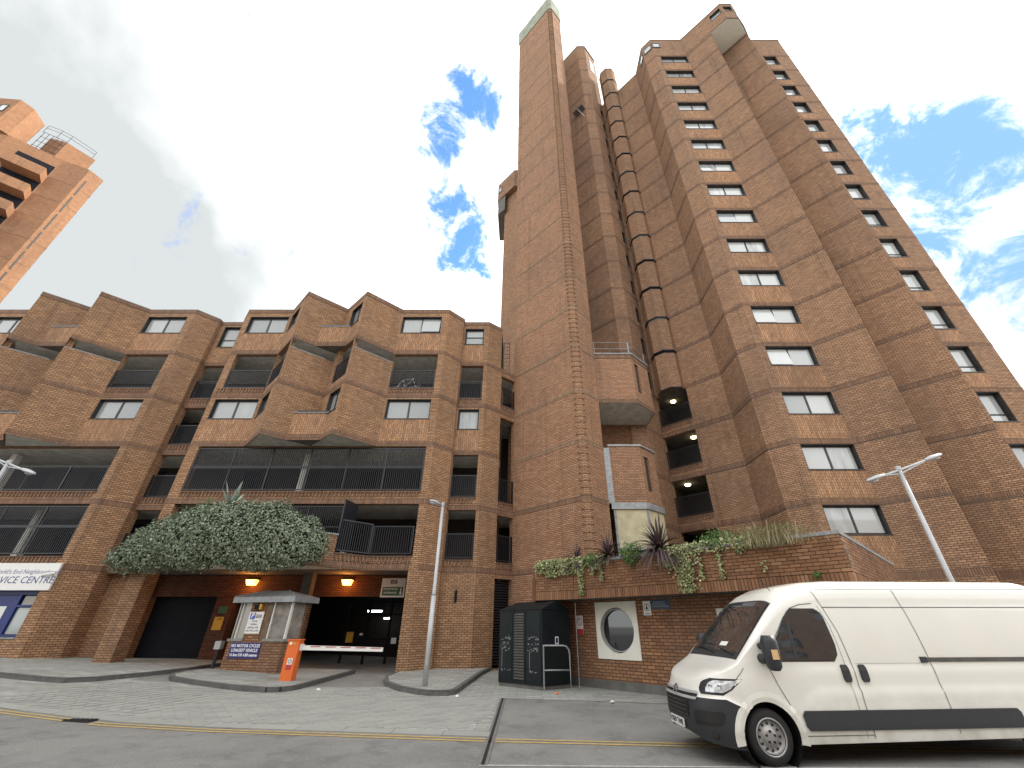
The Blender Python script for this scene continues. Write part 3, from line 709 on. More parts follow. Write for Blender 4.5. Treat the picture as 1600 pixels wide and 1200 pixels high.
MB().obox((-7.75, 17.95), (-7.6, 19.0), 0, 1.06, -.03, .03, 4.3, 6.35).build('screen_panel', 'rail_black', blk)
MB().prism([(-14.0, 18.5), (-12.4, 17.4), (-8.65, 17.4), (-7.95, 18.1), (-8.2, 18.9), (-14, 18.9)], 4.1, 4.75).build('planter_soil', 'soil', blk)
# link between block and the tall shaft
LP, LQ = (-1.42, 20.85), (-.6, 21.62); ll = seglen(LP, LQ)
lk = thing('link_stair_bay', (-1, 21.3, 0), 'narrow brick link with stacked railed openings between block and tall shaft', 'building')
ops = [(.08, ll, 12.47, 14.4), (.08, ll, 7.0, 11.7), (.08, ll, 4.2, 6.35), (.05, ll, .05, 3.5)]
m = MB(); wall(m, LP, LQ, 0, 14.9, ops, .25); m.build('wall', 'brick', lk)
for z in (3.63, 6.41, 11.93, 14.65): band(lk, [(LP, LQ)], z, z + .25)
for a, b, c, d in ops[:3]: railing(lk, LP, LQ, a, b, c + .08, c + 1.2); dentils(lk, LP, LQ, a, b, c - .27, c - .06)
for z in (3.66, 6.44, 11.95, 14.5): MB().prism([(-1.42, 20.9), (-.6, 21.68), (-.2, 22.3), (-.2, 25), (-1.42, 25)], z, z + .35).build('floor_slab', 'concrete', lk)
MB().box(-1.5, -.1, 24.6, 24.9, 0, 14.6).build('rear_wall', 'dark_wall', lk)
MB().box(-.95, -.75, 22.6, 22.8, 6.9, 11.9).build('duct', 'brick_warm', lk)
MB().box(-1.5, -.2, 22.2, 22.3, 0, 3.5).build('louvred_door', 'dark_door', lk)
for i in range(30): MB().obox(LP, LQ, .06, ll, -.3, -.25, .15 + i * .11, .21 + i * .11).build('louvre_slat', 'rail_black', lk)
m = MB()
for x in (-1.3, -.95): m.tube([(x, 21.3, 14.9), (x, 21.3, 17.2)], .02, 6)
for i in range(8): m.tube([(-1.3, 21.3, 15.1 + i * .28), (-.95, 21.3, 15.1 + i * .28)], .016, 6)
m.build('roof_ladder', 'rail_black', lk)
# ------------------------------------------------------------------ the tall brick shaft
sh = thing('brick_stair_shaft', (1.6, 20.5, 0), 'tall slender brown brick shaft with pale concrete cap between block and tower', 'tower')
S0, S1, S2, S3 = (-.62, 21.6), (2.6, 18.4), (2.9, 18.4), (3.92, 19.42); ST = 60.4
sp = [(S0, S1), (S1, S2), (S2, S3)]
for P, Q in sp:
    m = MB(); wall(m, P, Q, 0, ST); m.build('wall', 'brick_shaft', sh)
MB().prism([(-.6, 21.66), (.8, 23.6), (3.86, 22.6), (3.88, 19.5), (2.8, 18.6)], 0, ST - .1).build('rear_wall', 'brick_shaft', sh)
for k in range(-1, 20):
    z = 6.41 + 2.755 * k
    if z < ST - 1: band(sh, sp, z, z + .25, 'soldier_light' if k > 0 else 'soldier')
m = MB(); k = 0; z = 3.6
while z < ST - .4:                                   # toothed quoin bricks up the corner
    o = .024 if k % 2 else .004
    m.obox(S1, S2, -.02, .32, -.05, o, z, z + .075)
    if k % 2: m.obox(S1, S2, -.10, .40, -.12, .012, z, z + .075)
    z += .162; k += 1
m.build('quoin', 'brick', sh, kind='stuff')
MB().prism([(-.72, 21.62), (2.57, 18.33), (2.93, 18.33), (4.0, 19.4), (3.95, 22.7), (.8, 23.7)], ST, ST + 2.9).build('cap', 'concrete_cap', sh)
# ------------------------------------------------------------------ the tower
tw = thing('brick_tower_block', (15, 26, 0), 'high brown brick residential tower with pleated walls and stacked window columns', 'building')
ZK = [6.06 + 2.755 * k for k in range(16)]; ZR = 50.8
inn, a3, a2, a1, A, B, B2, C, CR, E1, E2 = (8.5, 23.65), (11.5, 20.65), (11.5, 18.45), (12.2, 17.75), (15.12, 17.75), (16.75, 16.1), (18.42, 17.75), (20.0, 16.1), (21.7, 17.75), (24.65, 17.75), (28.5, 21.6)
c3, c2, c1 = (2.6, 25.93), (6.26, 22.27), (7.14, 22.27); CT = 61.6
def tw_wall(P, Q, z0, z1, ops=(), mat='brick_tower', depth=.32):
    m = MB(); wall(m, P, Q, z0, z1, ops, depth); return m.build('wall', mat, tw)
# plain pleats
for P, Q, zt in ((a3, a2, ZR), (a2, a1, ZR), (A, B, 47.75), (B, B2, 47.75), (B2, C, 47.75), (C, CR, 47.75), (E1, E2, ZR), (c3, c2, CT), (c2, c1, CT)): tw_wall(P, Q, 0, zt)
# window face
wo = [(.43, 2.9, z - 1.2, z) for z in ZK]
tw_wall(a1, A, 0, ZR, wo)
for k, (s0, s1, z0, z1) in enumerate(wo):
    window(tw, a1, A, s0, s1, z0, z1, 2, pane='pane_painted_sky', back=.2, tilt=0 if k in (3, 4, 5, 9, 12, 7) and k not in (5, 12) else -1)
    MB().obox(a1, A, .43, 2.92, -.02, .006, z0 - 1.26, z0 - .06).build('tile_apron', 'tile', tw)
# right-hand face
wo = [(.5, 1.66, z - 1.6, z) for z in ZK]
tw_wall(CR, E1, 0, ZR, wo)
for k, (s0, s1, z0, z1) in enumerate(wo):
    window(tw, CR, E1, s0, s1, z0, z1, 1, transom=.42, pane='pane_painted_sky', back=.24)
    MB().obox(CR, E1, .5, 1.66, -.02, .006, z0 - .86, z0 - .06).build('tile_apron', 'tile', tw)
# deep recess with open decks low down
lr_ = seglen(inn, a3)
do = [(.03, 2.08, ZK[k] + .72, ZK[k + 1] - .02) for k in (0, 1, 2)] + [(.03, 2.08, 3.2, 6.0)]
tw_wall(inn, a3, 0, ZR, do, depth=.3)
for i, (s0, s1, z0, z1) in enumerate(do[:3]):
    railing(tw, inn, a3, s0, s1, z0 + .08, z0 + 1.1); dentils(tw, inn, a3, s0, s1, z0 - .28, z0 - .06)
    P, Q = inn, a3
    q = [pt(P, Q, -.3, -.3), pt(P, Q, 2.4, -.3), pt(P, Q, 2.4, -2.6), pt(P, Q, -.3, -2.6)]
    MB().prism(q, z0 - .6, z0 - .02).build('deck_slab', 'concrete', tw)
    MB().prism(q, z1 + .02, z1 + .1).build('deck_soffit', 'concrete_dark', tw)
q = [pt(inn, a3, -.6, -2.5), pt(inn, a3, 2.7, -2.5), pt(inn, a3, 2.7, -2.7), pt(inn, a3, -.6, -2.7)]
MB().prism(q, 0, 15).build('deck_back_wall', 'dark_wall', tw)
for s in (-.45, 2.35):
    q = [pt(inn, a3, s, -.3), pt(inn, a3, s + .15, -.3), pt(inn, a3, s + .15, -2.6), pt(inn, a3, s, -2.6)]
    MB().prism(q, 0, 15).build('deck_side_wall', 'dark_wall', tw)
# core face with slot windows beside the octagonal stack
lc = seglen(c1, inn)
so_ = [(lc - .62, lc - .2, z + .55, z + 1.9) for z in ZK[3:]]
tw_wall(c1, inn, 0, CT - 1.5, so_)
for s0, s1, z0, z1 in so_: window(tw, c1, inn, s0, s1, z0, z1, 1, pane='pane_dark', sill=False, fw=.04)
# storey bands
for z in ZK:
    band(tw, [(c3, c2), (c2, c1), (c1, inn), (inn, a3), (a3, a2), (a2, a1), (a1, A), (A, B), (B, B2), (B2, C), (C, CR), (CR, E1), (E1, E2)], z, z + .25)
    for P, Q in ((inn, a3), (a3, a2), (a2, a1), (A, B), (B2, C), (c3, c2)): MB().obox(P, Q, 0, seglen(P, Q), -.02, .004, z - .03, z).build('movement_joint', 'frame_black', tw)
for k in range(16, 20): band(tw, [(c3, c2), (c2, c1)], 6.06 + 2.755 * k, 6.31 + 2.755 * k)
for sg_ in ((a1, A), (A, B), (B2, C), (CR, E1)): band(tw, [sg_], 3.2, 3.45)
# top storey: oversailing bay with cut corner and window
TP = [A, (17.85, 15.05), (18.85, 15.05), (19.55, 15.6), CR]
tpath = list(zip(TP, TP[1:]))
for i, (P, Q) in enumerate(tpath):
    l = seglen(P, Q)
    ops = {0: [(l - 1.1, l - .15, 49.35, 50.3)], 1: [(.12, .88, 49.35, 50.3)]}.get(i, [])
    tw_wall(P, Q, 47.75, ZR + (1.9 if i in (9,) else 0), ops)
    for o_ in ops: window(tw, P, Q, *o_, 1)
band(tw, tpath, 47.75, 48.0)
MB().prism([A, (17.82, 15.1), (18.83, 15.1), (19.5, 15.65), (21.65, 17.75)], 47.72, 48.0).build('bay_soffit', 'white_render', tw)
# corner window on the left of the window face at the top
window(tw, a2, a1, .12, .9, 49.2, 50.1, 1, back=-.06); window(tw, a1, A, .0, .75, 49.2, 50.1, 1, back=-.06); window(tw, a3, a2, 1.3, 2.15, 49.2, 50.1, 1, back=-.06)
m = MB()
for P, Q in [(inn, a3), (a3, a2), (a2, a1), (a1, A)] + tpath + [(CR, E1), (E1, E2)]: m.obox(P, Q, -.03, seglen(P, Q) + .03, -.25, .04, ZR, ZR + .07)
m.build('parapet_coping', 'coping', tw)
MB().prism([(8.5, 23.7), (11.53, 20.7), (11.53, 18.5), (12.2, 17.82), (15.15, 17.82), (17.85, 15.15), (18.8, 15.15), (19.5, 15.7), (21.7, 17.82), (24.62, 17.82), (28.4, 21.65), (28.4, 38), (8.5, 38)], 50.3, 50.5).build('roof', 'roofing', tw)
MB().prism([(c3[0], c3[1] + .05), (6.28, 22.34), (7.12, 22.34), (8.48, 23.72), (8.48, 30), (c3[0], 30)], CT - 1.6, CT).build('core_roof', 'brick_tower', tw)
MB().prism([(c3[0] - .05, c3[1]), (6.24, 22.22), (7.16, 22.22), (8.54, 23.64), (8.5, 30.05), (c3[0] - .05, 30.05)], CT, CT + .08).build('parapet_coping', 'coping', tw)
P, Q = c1, inn
m = MB(); m.obox(P, Q, .75, 1.35, .002, .03, 57.0, 59.4); m.build('louvred_panel', 'shop_pane', tw)
MB().obox(P, Q, .62, .68, .0, .06, 56.6, 60).build('vent_pipe', 'white_paint', tw); MB().obox(P, Q, 1.42, 1.48, .0, .06, 56.6, 60).build('vent_pipe', 'white_paint', tw)
MB().box(8.45, 28.4, 37.8, 38, 0, ZR).build('rear_wall', 'brick_tower', tw)
MB().box(28.2, 28.4, 21.7, 38, 0, ZR).build('side_wall', 'brick_tower', tw)
MB().obox(c3, c2, 3.9, 5.1, .0, .55, 47.6, 47.75).build('bracket_slab', 'concrete_dark', tw)
MB().tube([(*pt(c3, c2, 4.9, .0), 46.4), (*pt(c3, c2, 4.5, .5), 47.6)], .03).build('bracket_stay', 'white_paint', tw)
# octagonal stack with an open gap at every storey
oc = (9.3, 22.75)
def octp(r, rot=22.5): return [(oc[0] + r * math.cos(R(rot + 45 * i)), oc[1] + r * math.sin(R(rot + 45 * i))) for i in range(8)]
zc = ZK[3]; tops = [14.31 + 2.755 * i for i in range(15)]
for i, z in enumerate(tops):
    z1 = z + 2.755 if i < 14 else 55.2
    MB().prism(octp(.86), z, z1 - .26 if i < 14 else z1).build('stack_unit', 'brick_tower', tw)
    if i < 14:
        MB().prism(octp(.79), z1 - .26, z1).build('stack_gap', 'concrete_dark' if i in (1, 4, 5, 7, 11) else 'dark_door', tw)
        MB().prism(octp(.89), z1 - .06, z1 + .015).build('stack_ring', 'frame_black', tw)
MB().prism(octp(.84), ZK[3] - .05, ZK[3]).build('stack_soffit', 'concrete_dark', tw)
MB().prism(octp(.9), 55.2, 55.3).build('stack_cap', 'coping', tw)
for s, o, z in ((.7, -1.0, ZK[3] - .12), (1.5, -1.0, ZK[2] - .12), (.6, -.9, ZK[1] - .12)):
    p = pt(inn, a3, s, o)
    lt = thing('deck_light', (p[0], p[1], z), 'lit round ceiling light over the tower access deck at storey %s above the planter' % {ZK[3]: 'three', ZK[2]: 'two', ZK[1]: 'one'}[round(z + .12, 6)] if False else
               {0: 'lit bulkhead light on the topmost open tower deck, below the octagonal stack', 1: 'lit bulkhead light on the middle open tower deck', 2: 'lit bulkhead light on the lowest open tower deck, just above the planter'}[[3, 2, 1].index([round(x - .12, 4) for x in ZK].index(round(z, 4)))], 'ceiling light', 'lit lights on the tower decks')
    MB().lathe([(.0, .02), (.14, .02), (.17, -.03), (.13, -.09), (.0, -.11)], (p[0], p[1], z + .08), (0, 0, 1), 12).build('diffuser', 'glow_warm', lt)
    MB().lathe([(.0, .04), (.19, .04), (.19, .0), (.0, .0)], (p[0], p[1], z + .08), (0, 0, 1), 12).build('base', 'white_paint', lt)
# rear wing showing left of the shaft
MB().prism([(-2.45, 33), (-.5, 31.05), (3, 31.05), (3, 38), (-2.45, 38)], 0, 50).build('rear_wing', 'brick_tower', tw)
MB().prism([(-3.4, 33.1), (-1.3, 31.0), (3, 30.9), (3, 38), (-3.4, 38)], 47.6, 50.8).build('rear_wing_bay', 'brick_tower', tw)
MB().prism([(-3.3, 33.1), (-2.4, 32.25), (-2.4, 37), (-3.3, 37)], 45.0, 47.55).build('rear_wing_soffit', 'concrete_dark', tw)
window(tw, (-3.4, 33.1), (-1.3, 31.0), .1, .75, 48.9, 49.9, 1, back=-.06)
# linking bays between shaft and tower
MB().prism([(3.5, 22.4), (6.3, 22.4), (8.4, 24), (8.4, 26), (3.5, 26)], 0, 15).build('link_wall', 'brick_warm', tw)
BP = [(3.93, 19.45), (6.0, 19.45), (7.25, 20.7), (7.25, 22.3)]
for z0, z1 in ((11.85, 14.95), (6.45, 9.4)):
    lo = z0 < 8
    pth = list(zip(BP, BP[1:])); 
    if lo: pth = [((4.15, 19.5), (5.75, 19.5)), ((5.75, 19.5), (6.75, 20.5)), ((6.75, 20.5), (6.75, 22.3))]
    for i, (P, Q) in enumerate(pth):
        ops = [(.3, .72, z0 + .75, z1 - .45)] if i == 1 else []
        m = MB(); wall(m, P, Q, z0, z1, ops, .1); m.build('bay_wall', 'brick_shaft', tw)
        for o_ in ops: MB().obox(P, Q, o_[0], o_[1], -.1, -.08, o_[2], o_[3]).build('slot_window', 'pane_slot', tw)
    pl = [p for p, q in pth] + [pth[-1][1]]
    pi = [(x - .02 if i else x, y + .03) for i, (x, y) in enumerate(pl)] + [(pl[0][0], 22.3)]
    MB().prism(pi, z0 + .02, z0 + .15).build('bay_soffit', 'concrete', tw)
    MB().prism([(x + (.05 if i else 0), y - .05) for i, (x, y) in enumerate(pl)] + [(pl[0][0], 22.35)], z1, z1 + .09).build('bay_roof', 'coping' if not lo else 'lead', tw)
    if not lo:
        band(tw, pth, z0, z0 + .25); band(tw, pth, z1 - .27, z1 - .01)
        m = MB()
        for P, Q in pth[:2]:
            for z in (15.4, 15.85): m.tube([(*pt(P, Q, .05, -.08), z), (*pt(P, Q, seglen(P, Q) - .02, -.08), z)], .02, 6)
            for s in (.06, seglen(P, Q) - .05): m.tube([(*pt(P, Q, s, -.08), 15.04), (*pt(P, Q, s, -.08), 15.87)], .022, 6)
        m.build('roof_railing', 'galvanised', tw)
    else:
        m = MB()
        for P, Q in pth[:2]: m.obox(P, Q, -.1, seglen(P, Q) + .05, -.05, .07, 6.28, 6.58)
        m.build('lead_apron', 'lead', tw)
        MB().obox(*pth[0], -.22, .06, -.05, .05, 6.55, 9.3).build('lead_soaker', 'lead', tw)
        for P, Q in pth[:2]:
            MB().obox(P, Q, 0, seglen(P, Q), -.06, -.01, 4.6, 6.3).build('cream_panel', 'render_cream', tw)
        m = MB(); m.obox(*pth[0], -.02, .08, -.05, .02, 3.2, 6.3).obox(*pth[0], 1.52, 1.62, -.05, .02, 3.2, 6.3).obox(*pth[0], 0, 1.6, -.05, .015, 4.5, 4.6).build('panel_trim', 'coping', tw)
        MB().prism([(4.15, 19.6), (5.75, 19.6), (6.7, 20.55), (6.7, 22.3), (4.15, 22.3)], 3., 4.6).build('bay_base', 'brick_shaft', tw)
        MB().lathe([(0, .22), (.35, .2), (.6, .1), (.66, 0)], (5.3, 20.6, 9.5), (0, 0, 1), 20).build('roof_vent', 'coping', tw)
# ------------------------------------------------------------------ podium: lower wall, planter, terrace
ZT, ZBt = 3.33, 2.32
PP = [(.35, 15.35), (1.55, 14.55), (6.8, 9.35), (12.3, 14.95)]
pd = thing('podium_wall', (4, 14, 0), 'ground-level brown brick wall with round window beneath the overhanging planter', 'wall')
LW = [(.75, 16.65), (7.32, 10.08), (12.2, 14.96)]
kP, kQ = LW[0], LW[1]
sW = math.sqrt(2) * (2.805 - .75)
m = MB(); wall(m, (.75, 22), LW[0], 0, ZBt)
wall(m, LW[0], LW[1], 0, ZBt, [(sW - .6, sW + .6, .9, 2.1)], .2); wall(m, LW[1], LW[2], 0, 3.1)
m.build('wall', 'brick_warm', pd)
# white panel with circular window
n = 40; rr = .60; hw = .755; zc_ = 1.5
def pw(s, z, o): p = pt(kP, kQ, s, o); return (p[0], p[1], z)
vs_ = []; fs_ = []
for k in range(n):
    t_ = 2 * math.pi * k / n; cx_, sx_ = math.cos(t_), math.sin(t_)
    f = min(hw / max(abs(cx_), 1e-6), hw / max(abs(sx_), 1e-6))
    vs_ += [pw(sW + cx_ * f, zc_ + sx_ * f, .03), pw(sW + cx_ * rr, zc_ + sx_ * rr, .03), pw(sW + cx_ * rr, zc_ + sx_ * rr, -.2), pw(sW + cx_ * f, zc_ + sx_ * f, 0)]
for k in range(n):
    a, b = k * 4, ((k + 1) % n) * 4
    fs_ += [(a, b, b + 1, a + 1), (a + 1, b + 1, b + 2, a + 2), (a + 3, b + 3, b, a)]
MB().mesh(vs_, fs_).build('window_surround', 'white_render', pd)
d_ = (Vector(kQ) - Vector(kP)).normalized(); nrm = Vector((d_.y, -d_.x, 0)); cen = Vector(pw(sW, zc_, 0))
rw = MB().lathe([(.60, -.16), (.60, -.10), (.53, -.10), (.53, -.16)], cen, nrm, 40).build('round_window', 'frame_black', pd)
MB().lathe([(.57, -.06), (.57, -.12), (.55, -.12), (.55, -.06), (.57, -.06)], cen, nrm, 40).build('bead', 'grey_metal', rw)
MB().lathe([(.535, -.14), (0, -.14)], cen, nrm, 40).build('pane', 'pane_dark', rw)
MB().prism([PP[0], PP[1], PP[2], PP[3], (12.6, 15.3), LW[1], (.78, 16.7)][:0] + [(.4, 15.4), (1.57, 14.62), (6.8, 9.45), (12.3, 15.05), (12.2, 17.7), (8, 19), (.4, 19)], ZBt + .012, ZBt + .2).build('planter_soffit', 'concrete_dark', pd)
MB().prism([(.4, 15.5), (1.6, 14.8), (6.8, 9.7), (12.1, 15.1), (12.2, 17.7), (11.4, 20.6), (8.5, 23.6), (.4, 22)], 2.7, 3.14).build('terrace_slab', 'soil', pd)
m = MB(); m.obox((4.0, 14.6), (8.2, 10.6), 0, 4.0, -.2, 0, 3.1, 3.55); m.build('inner_kerb', 'kerb', pd)
MB().obox(kP, kQ, .1, 9.2, -.05, .02, 0, .22).build('plinth_patch', 'concrete_dark', pd)
MB().obox(kP, kQ, 6.05, 6.65, -.05, .012, 1.35, 2.0).build('side_window', 'white_paint', pd); MB().obox(kP, kQ, 6.12, 6.58, .012, .016, 1.42, 1.93).build('side_window_pane', 'shop_pane', pd)
# planter wall laid brick by brick
plw = thing('planter_wall', (4, 12, ZBt), 'overhanging brown brick planter wall with blue-grey coping above the round window', 'planter')
BW, RH = .24, .0725; ZS = ZBt + .26
bricks = []
segs = list(zip(PP, PP[1:]))
for si, (P, Q) in enumerate(segs):
    l = seglen(P, Q)
    MB().obox(P, Q, .03, l, -.2, -.014, ZBt + .004, ZT - .004).build('mortar_bed', 'concrete_dark' if False else 'soil', plw)
    rows = int((ZT - ZS) / RH + .01)
    for r_ in range(rows):
        z = ZS + r_ * (ZT - ZS) / rows; s = -.12 if r_ % 2 else .0
        while s < l - .02:
            a, b = max(s, .006), min(s + BW, l)
            if b - a > .05: bricks.append((P, Q, a, b, z, (ZT - ZS) / rows, si))
            s += BW
    s = 0.
    while s < l - .03: bricks.append((P, Q, s, min(s + .081, l), ZBt, .256, si)); s += .081
def bkey(b): p = pt(b[0], b[1], (b[2] + b[3]) / 2); dist = math.hypot(p[0], p[1]); return (0 if b[6] == 1 and b[5] < .2 else 1, dist)
bricks.sort(key=bkey); shared = {}; rest = MB()
for i, (P, Q, a, b, z, hh, si) in enumerate(bricks):
    g = .0065; o = random.uniform(-.005, .003)
    if i < 300:
        d = (Vector(Q) - Vector(P)).normalized(); key = (round(b - a, 3), round(hh, 3))
        l2, h2 = (b - a) / 2 - g, hh - 2 * g
        if key not in shared:
            ob = MB().box(-l2, l2, 0, .1, 0, h2).build('brick', 'brick_piece', plw); ob.data.transform(Matrix.Translation(ORG[plw.name])); shared[key] = ob.data
        else:
            ob = bpy.data.objects.new('brick', shared[key]); COL.objects.link(ob); ob.parent = plw
        p = pt(P, Q, (a + b) / 2, o)
        ob.location = Vector((p[0], p[1], z + g)) - ORG[plw.name]; ob.rotation_euler = (0, 0, math.atan2(d.y, d.x) + random.uniform(-.006, .006))
    else: rest.obox(P, Q, a + g, b - g, -.1, o, z + g, z + hh - g)
rest.build('brick', 'brick_piece', plw, kind='stuff')
for si, (P, Q) in enumerate(segs):
    l = seglen(P, Q); s = 0.
    while s < l - .02:
        MB().obox(P, Q, s + .003, min(s + .22, l) - .003, -.24, .02, ZT, ZT + .075).build('coping_brick', 'coping', plw); s += .22
m = MB(); wall(m, (.35, 21), PP[0], ZBt, ZT); m.build('end_wall', 'brick_warm', plw)
# ------------------------------------------------------------------ far tower on the left
ft = thing('distant_brick_tower', (-57, 29, 0), 'sunlit orange brick tower with stacked corner balconies rising behind the low block', 'building')
FP = [(-66, 15.0), (-54.6, 24.0), (-51.2, 27.0), (-49.3, 28.1), (-48.9, 29.4), (-60, 35.6)]
for i, (P, Q) in enumerate(zip(FP, FP[1:])):
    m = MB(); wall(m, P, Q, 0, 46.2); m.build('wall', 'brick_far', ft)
MB().prism([(p[0] - .05, p[1] + .05) for p in FP] + [(-66, 36)], 45.8, 46.15).build('roof', 'roofing', ft)
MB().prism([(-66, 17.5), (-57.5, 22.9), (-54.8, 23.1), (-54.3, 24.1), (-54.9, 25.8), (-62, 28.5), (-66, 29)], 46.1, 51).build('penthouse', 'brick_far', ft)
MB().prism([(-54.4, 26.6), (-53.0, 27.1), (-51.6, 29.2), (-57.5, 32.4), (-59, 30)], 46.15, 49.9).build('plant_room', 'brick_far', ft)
for k in range(15):
    z = 4 + 2.8 * k
    m = MB()
    for P, Q in zip(FP, FP[1:]): m.obox(P, Q, 0, seglen(P, Q), -.02, .015, z, z + .22)
    m.build('brick_band', 'brick_shaft', ft)
P, Q = FP[1], FP[2]; lF = seglen(P, Q)
for k in range(8):
    z = 43.4 - 2.8 * k
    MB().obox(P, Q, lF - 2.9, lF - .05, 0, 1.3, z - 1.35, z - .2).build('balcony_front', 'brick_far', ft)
    MB().obox(P, Q, lF - 2.9, lF - .1, .0, .02, z - .2, z + 1.42).build('balcony_opening_shade', 'dark_door', ft)  # flat dark sheet stands in for the shade of an open balcony
    MB().obox(FP[3], FP[4], .3, .42, 0, .03, z - 1.2, z + 1.2).build('expansion_joint', 'frame_black', ft)
window(ft, (-57.5, 22.9), (-54.8, 23.1), 1.5, 2.3, 48.6, 49.8, 1, back=-.06)
m = MB()
ra = [(-54.6, 25.9, 51), (-53.8, 26.6, 51.2), (-53.0, 27.1, 51), (-51.9, 29.0, 51)]
for dz in (0, .45): m.tube([(x, y, z - .3 + dz) for x, y, z in ra], .022, 5)
for x, y, z in ra: m.tube([(x, y, 49.8), (x, y, z + .16)], .022, 5)
for i in range(6): m.tube([(-54.5 + .3 * i, 26 + .22 * i, 46.2), (-54.5 + .3 * i, 26 + .22 * i, 50)], .025, 5)
for i in range(5): m.tube([(-54.6, 25.95, 46.8 + .8 * i), (-53, 27.1, 46.8 + .8 * i)], .025, 5)
m.build('roof_railing', 'iron', ft)
# ------------------------------------------------------------------ foliage helpers
def rnd(a, b): return random.uniform(a, b)
def leaf(m, p, n, s, asp=.62, fold=.18):
    n = Vector(n); 
    if n.length < 1e-4: n = Vector((0, -1, 0))
    n.normalize(); a = n.cross(Vector((rnd(-1, 1), rnd(-1, 1), rnd(-1, 1)))); 
    if a.length < 1e-3: a = Vector((1, 0, 0))
    a.normalize(); a = (a + Vector((0, 0, -.9))); a = (a - n * a.dot(n)); a.normalize(); b = n.cross(a); p = Vector(p)
    m.mesh([p, p + a * s * .45 + b * s * asp * .5 + n * s * fold, p + a * s, p + a * s * .45 - b * s * asp * .5 + n * s * fold], [(0, 1, 2), (0, 2, 3)])
# ivy over the garage canopy: lobed mass with leaves over its whole surface
iv = thing('ivy_hedge', (-12.2, 17.4, 4.85), 'dense dark green ivy mound spilling over the garage canopy parapet', 'ivy')
lob = []
for x, y, z, rx, ry, rz in ((-15.9, 18.1, 4.05, .85, .6, .55), (-15.1, 17.9, 4.45, 1.0, .75, .75), (-14.1, 17.5, 4.65, 1.1, .8, .9), (-13.0, 17.1, 4.75, 1.1, .85, 1.05), (-12.0, 16.95, 4.8, 1.1, .85, 1.1),
                            (-11.0, 16.9, 4.7, 1.1, .85, 1.15), (-10.0, 16.9, 4.75, 1.05, .85, 1.1), (-9.1, 17.05, 4.55, .95, .75, .95), (-8.45, 17.3, 4.35, .65, .6, .62), (-12.5, 16.9, 4.15, 1.3, .6, .65), (-10.2, 16.9, 4.05, 1.3, .6, .6), (-14.4, 17.5, 4.1, 1.2, .6, .62)):
    lob.append((Vector((x, y, z)), Vector((rx, ry, rz))))
def inside(p, sc):
    return any(((p.x - c.x) / (r.x * sc)) ** 2 + ((p.y - c.y) / (r.y * sc)) ** 2 + ((p.z - c.z) / (r.z * sc)) ** 2 < 1 for c, r in lob)
m = MB(); cnt = 0; core = MB()
for c, r in lob:
    for i in range(6):
        pr = []
    k = int(5200 * r.x * (r.y + r.z) / 1.6)
    for _ in range(k):
        d = Vector((random.gauss(0, 1), random.gauss(0, 1), random.gauss(0, 1))).normalized()
        if d.y > .55: continue
        bump = 1 + .13 * math.sin(7 * (c.x + d.x * r.x) + 4 * d.z) * math.sin(6 * (c.z + d.z * r.z) + 3 * d.x) + .08 * math.sin(17 * (c.x + d.x * r.x)) * math.sin(15 * (c.z + d.z * r.z)) + rnd(-.14, .12)
        p = Vector((c.x + d.x * r.x * bump, c.y + d.y * r.y * bump, c.z + d.z * r.z * bump))
        if inside(p, .84): continue
        nn = Vector((d.x / r.x, d.y / r.y, d.z / r.z)).normalized() + Vector((rnd(-.6, .6), rnd(-.6, .6), rnd(-.2, .9)))
        leaf(m, p, nn, rnd(.05, .125))
m.build('foliage', 'leaf_ivy', iv, kind='stuff')
for c, r in lob:
    core.lathe([(.01, -.8 * r.z), (.55, -.6 * r.z), (.78, 0), (.55, .6 * r.z), (.01, .8 * r.z)], (0, 0, 0), (0, 0, 1), 12)
    n0 = len(core.v) - 60
    for i in range(n0, n0 + 60): x, y, z = core.v[i]; core.v[i] = (c.x + x * r.x, c.y + y * r.y, c.z + z)
core.build('branches', 'leaf_core', iv, kind='stuff')
def strand(m, p0, p1, nleaf, s, spread=.06, sag=0.):
    p0, p1 = Vector(p0), Vector(p1)
    for i in range(nleaf):
        t_ = random.random(); p = p0.lerp(p1, t_) + Vector((rnd(-spread, spread), rnd(-spread, spread), rnd(-.03, .03) - sag * math.sin(math.pi * t_)))
        leaf(m, p, Vector((-.5, -.8, .3)) + Vector((rnd(-.7, .7), rnd(-.7, .7), rnd(-.5, .7))), rnd(.6, 1.15) * s)
m = MB()
for _ in range(26):
    x = rnd(-15.8, -8.6); strand(m, (x, 16.7 + max(0, -13 - x) * .4, 4.0), (x + rnd(-.25, .25), 16.6 + max(0, -13 - x) * .4, rnd(3.25, 3.7)), 18, .1)
strand(m, (-15.6, 17.7, 5.0), (-16.3, 17.7, 5.15), 14, .08)
for _ in range(46):
    c_, r_ = random.choice(lob); a_ = rnd(-.1, 3.2); p_ = Vector((c_.x + math.cos(a_) * r_.x, c_.y - .2 * r_.y, c_.z + math.sin(a_) * r_.z)); strand(m, p_, p_ + Vector((math.cos(a_) * rnd(.1, .3), rnd(-.2, .1), math.sin(a_) * rnd(.08, .25) - .05)), 9, .085, .03)
m.build('trailing_shoots', 'leaf_ivy', iv, kind='stuff')
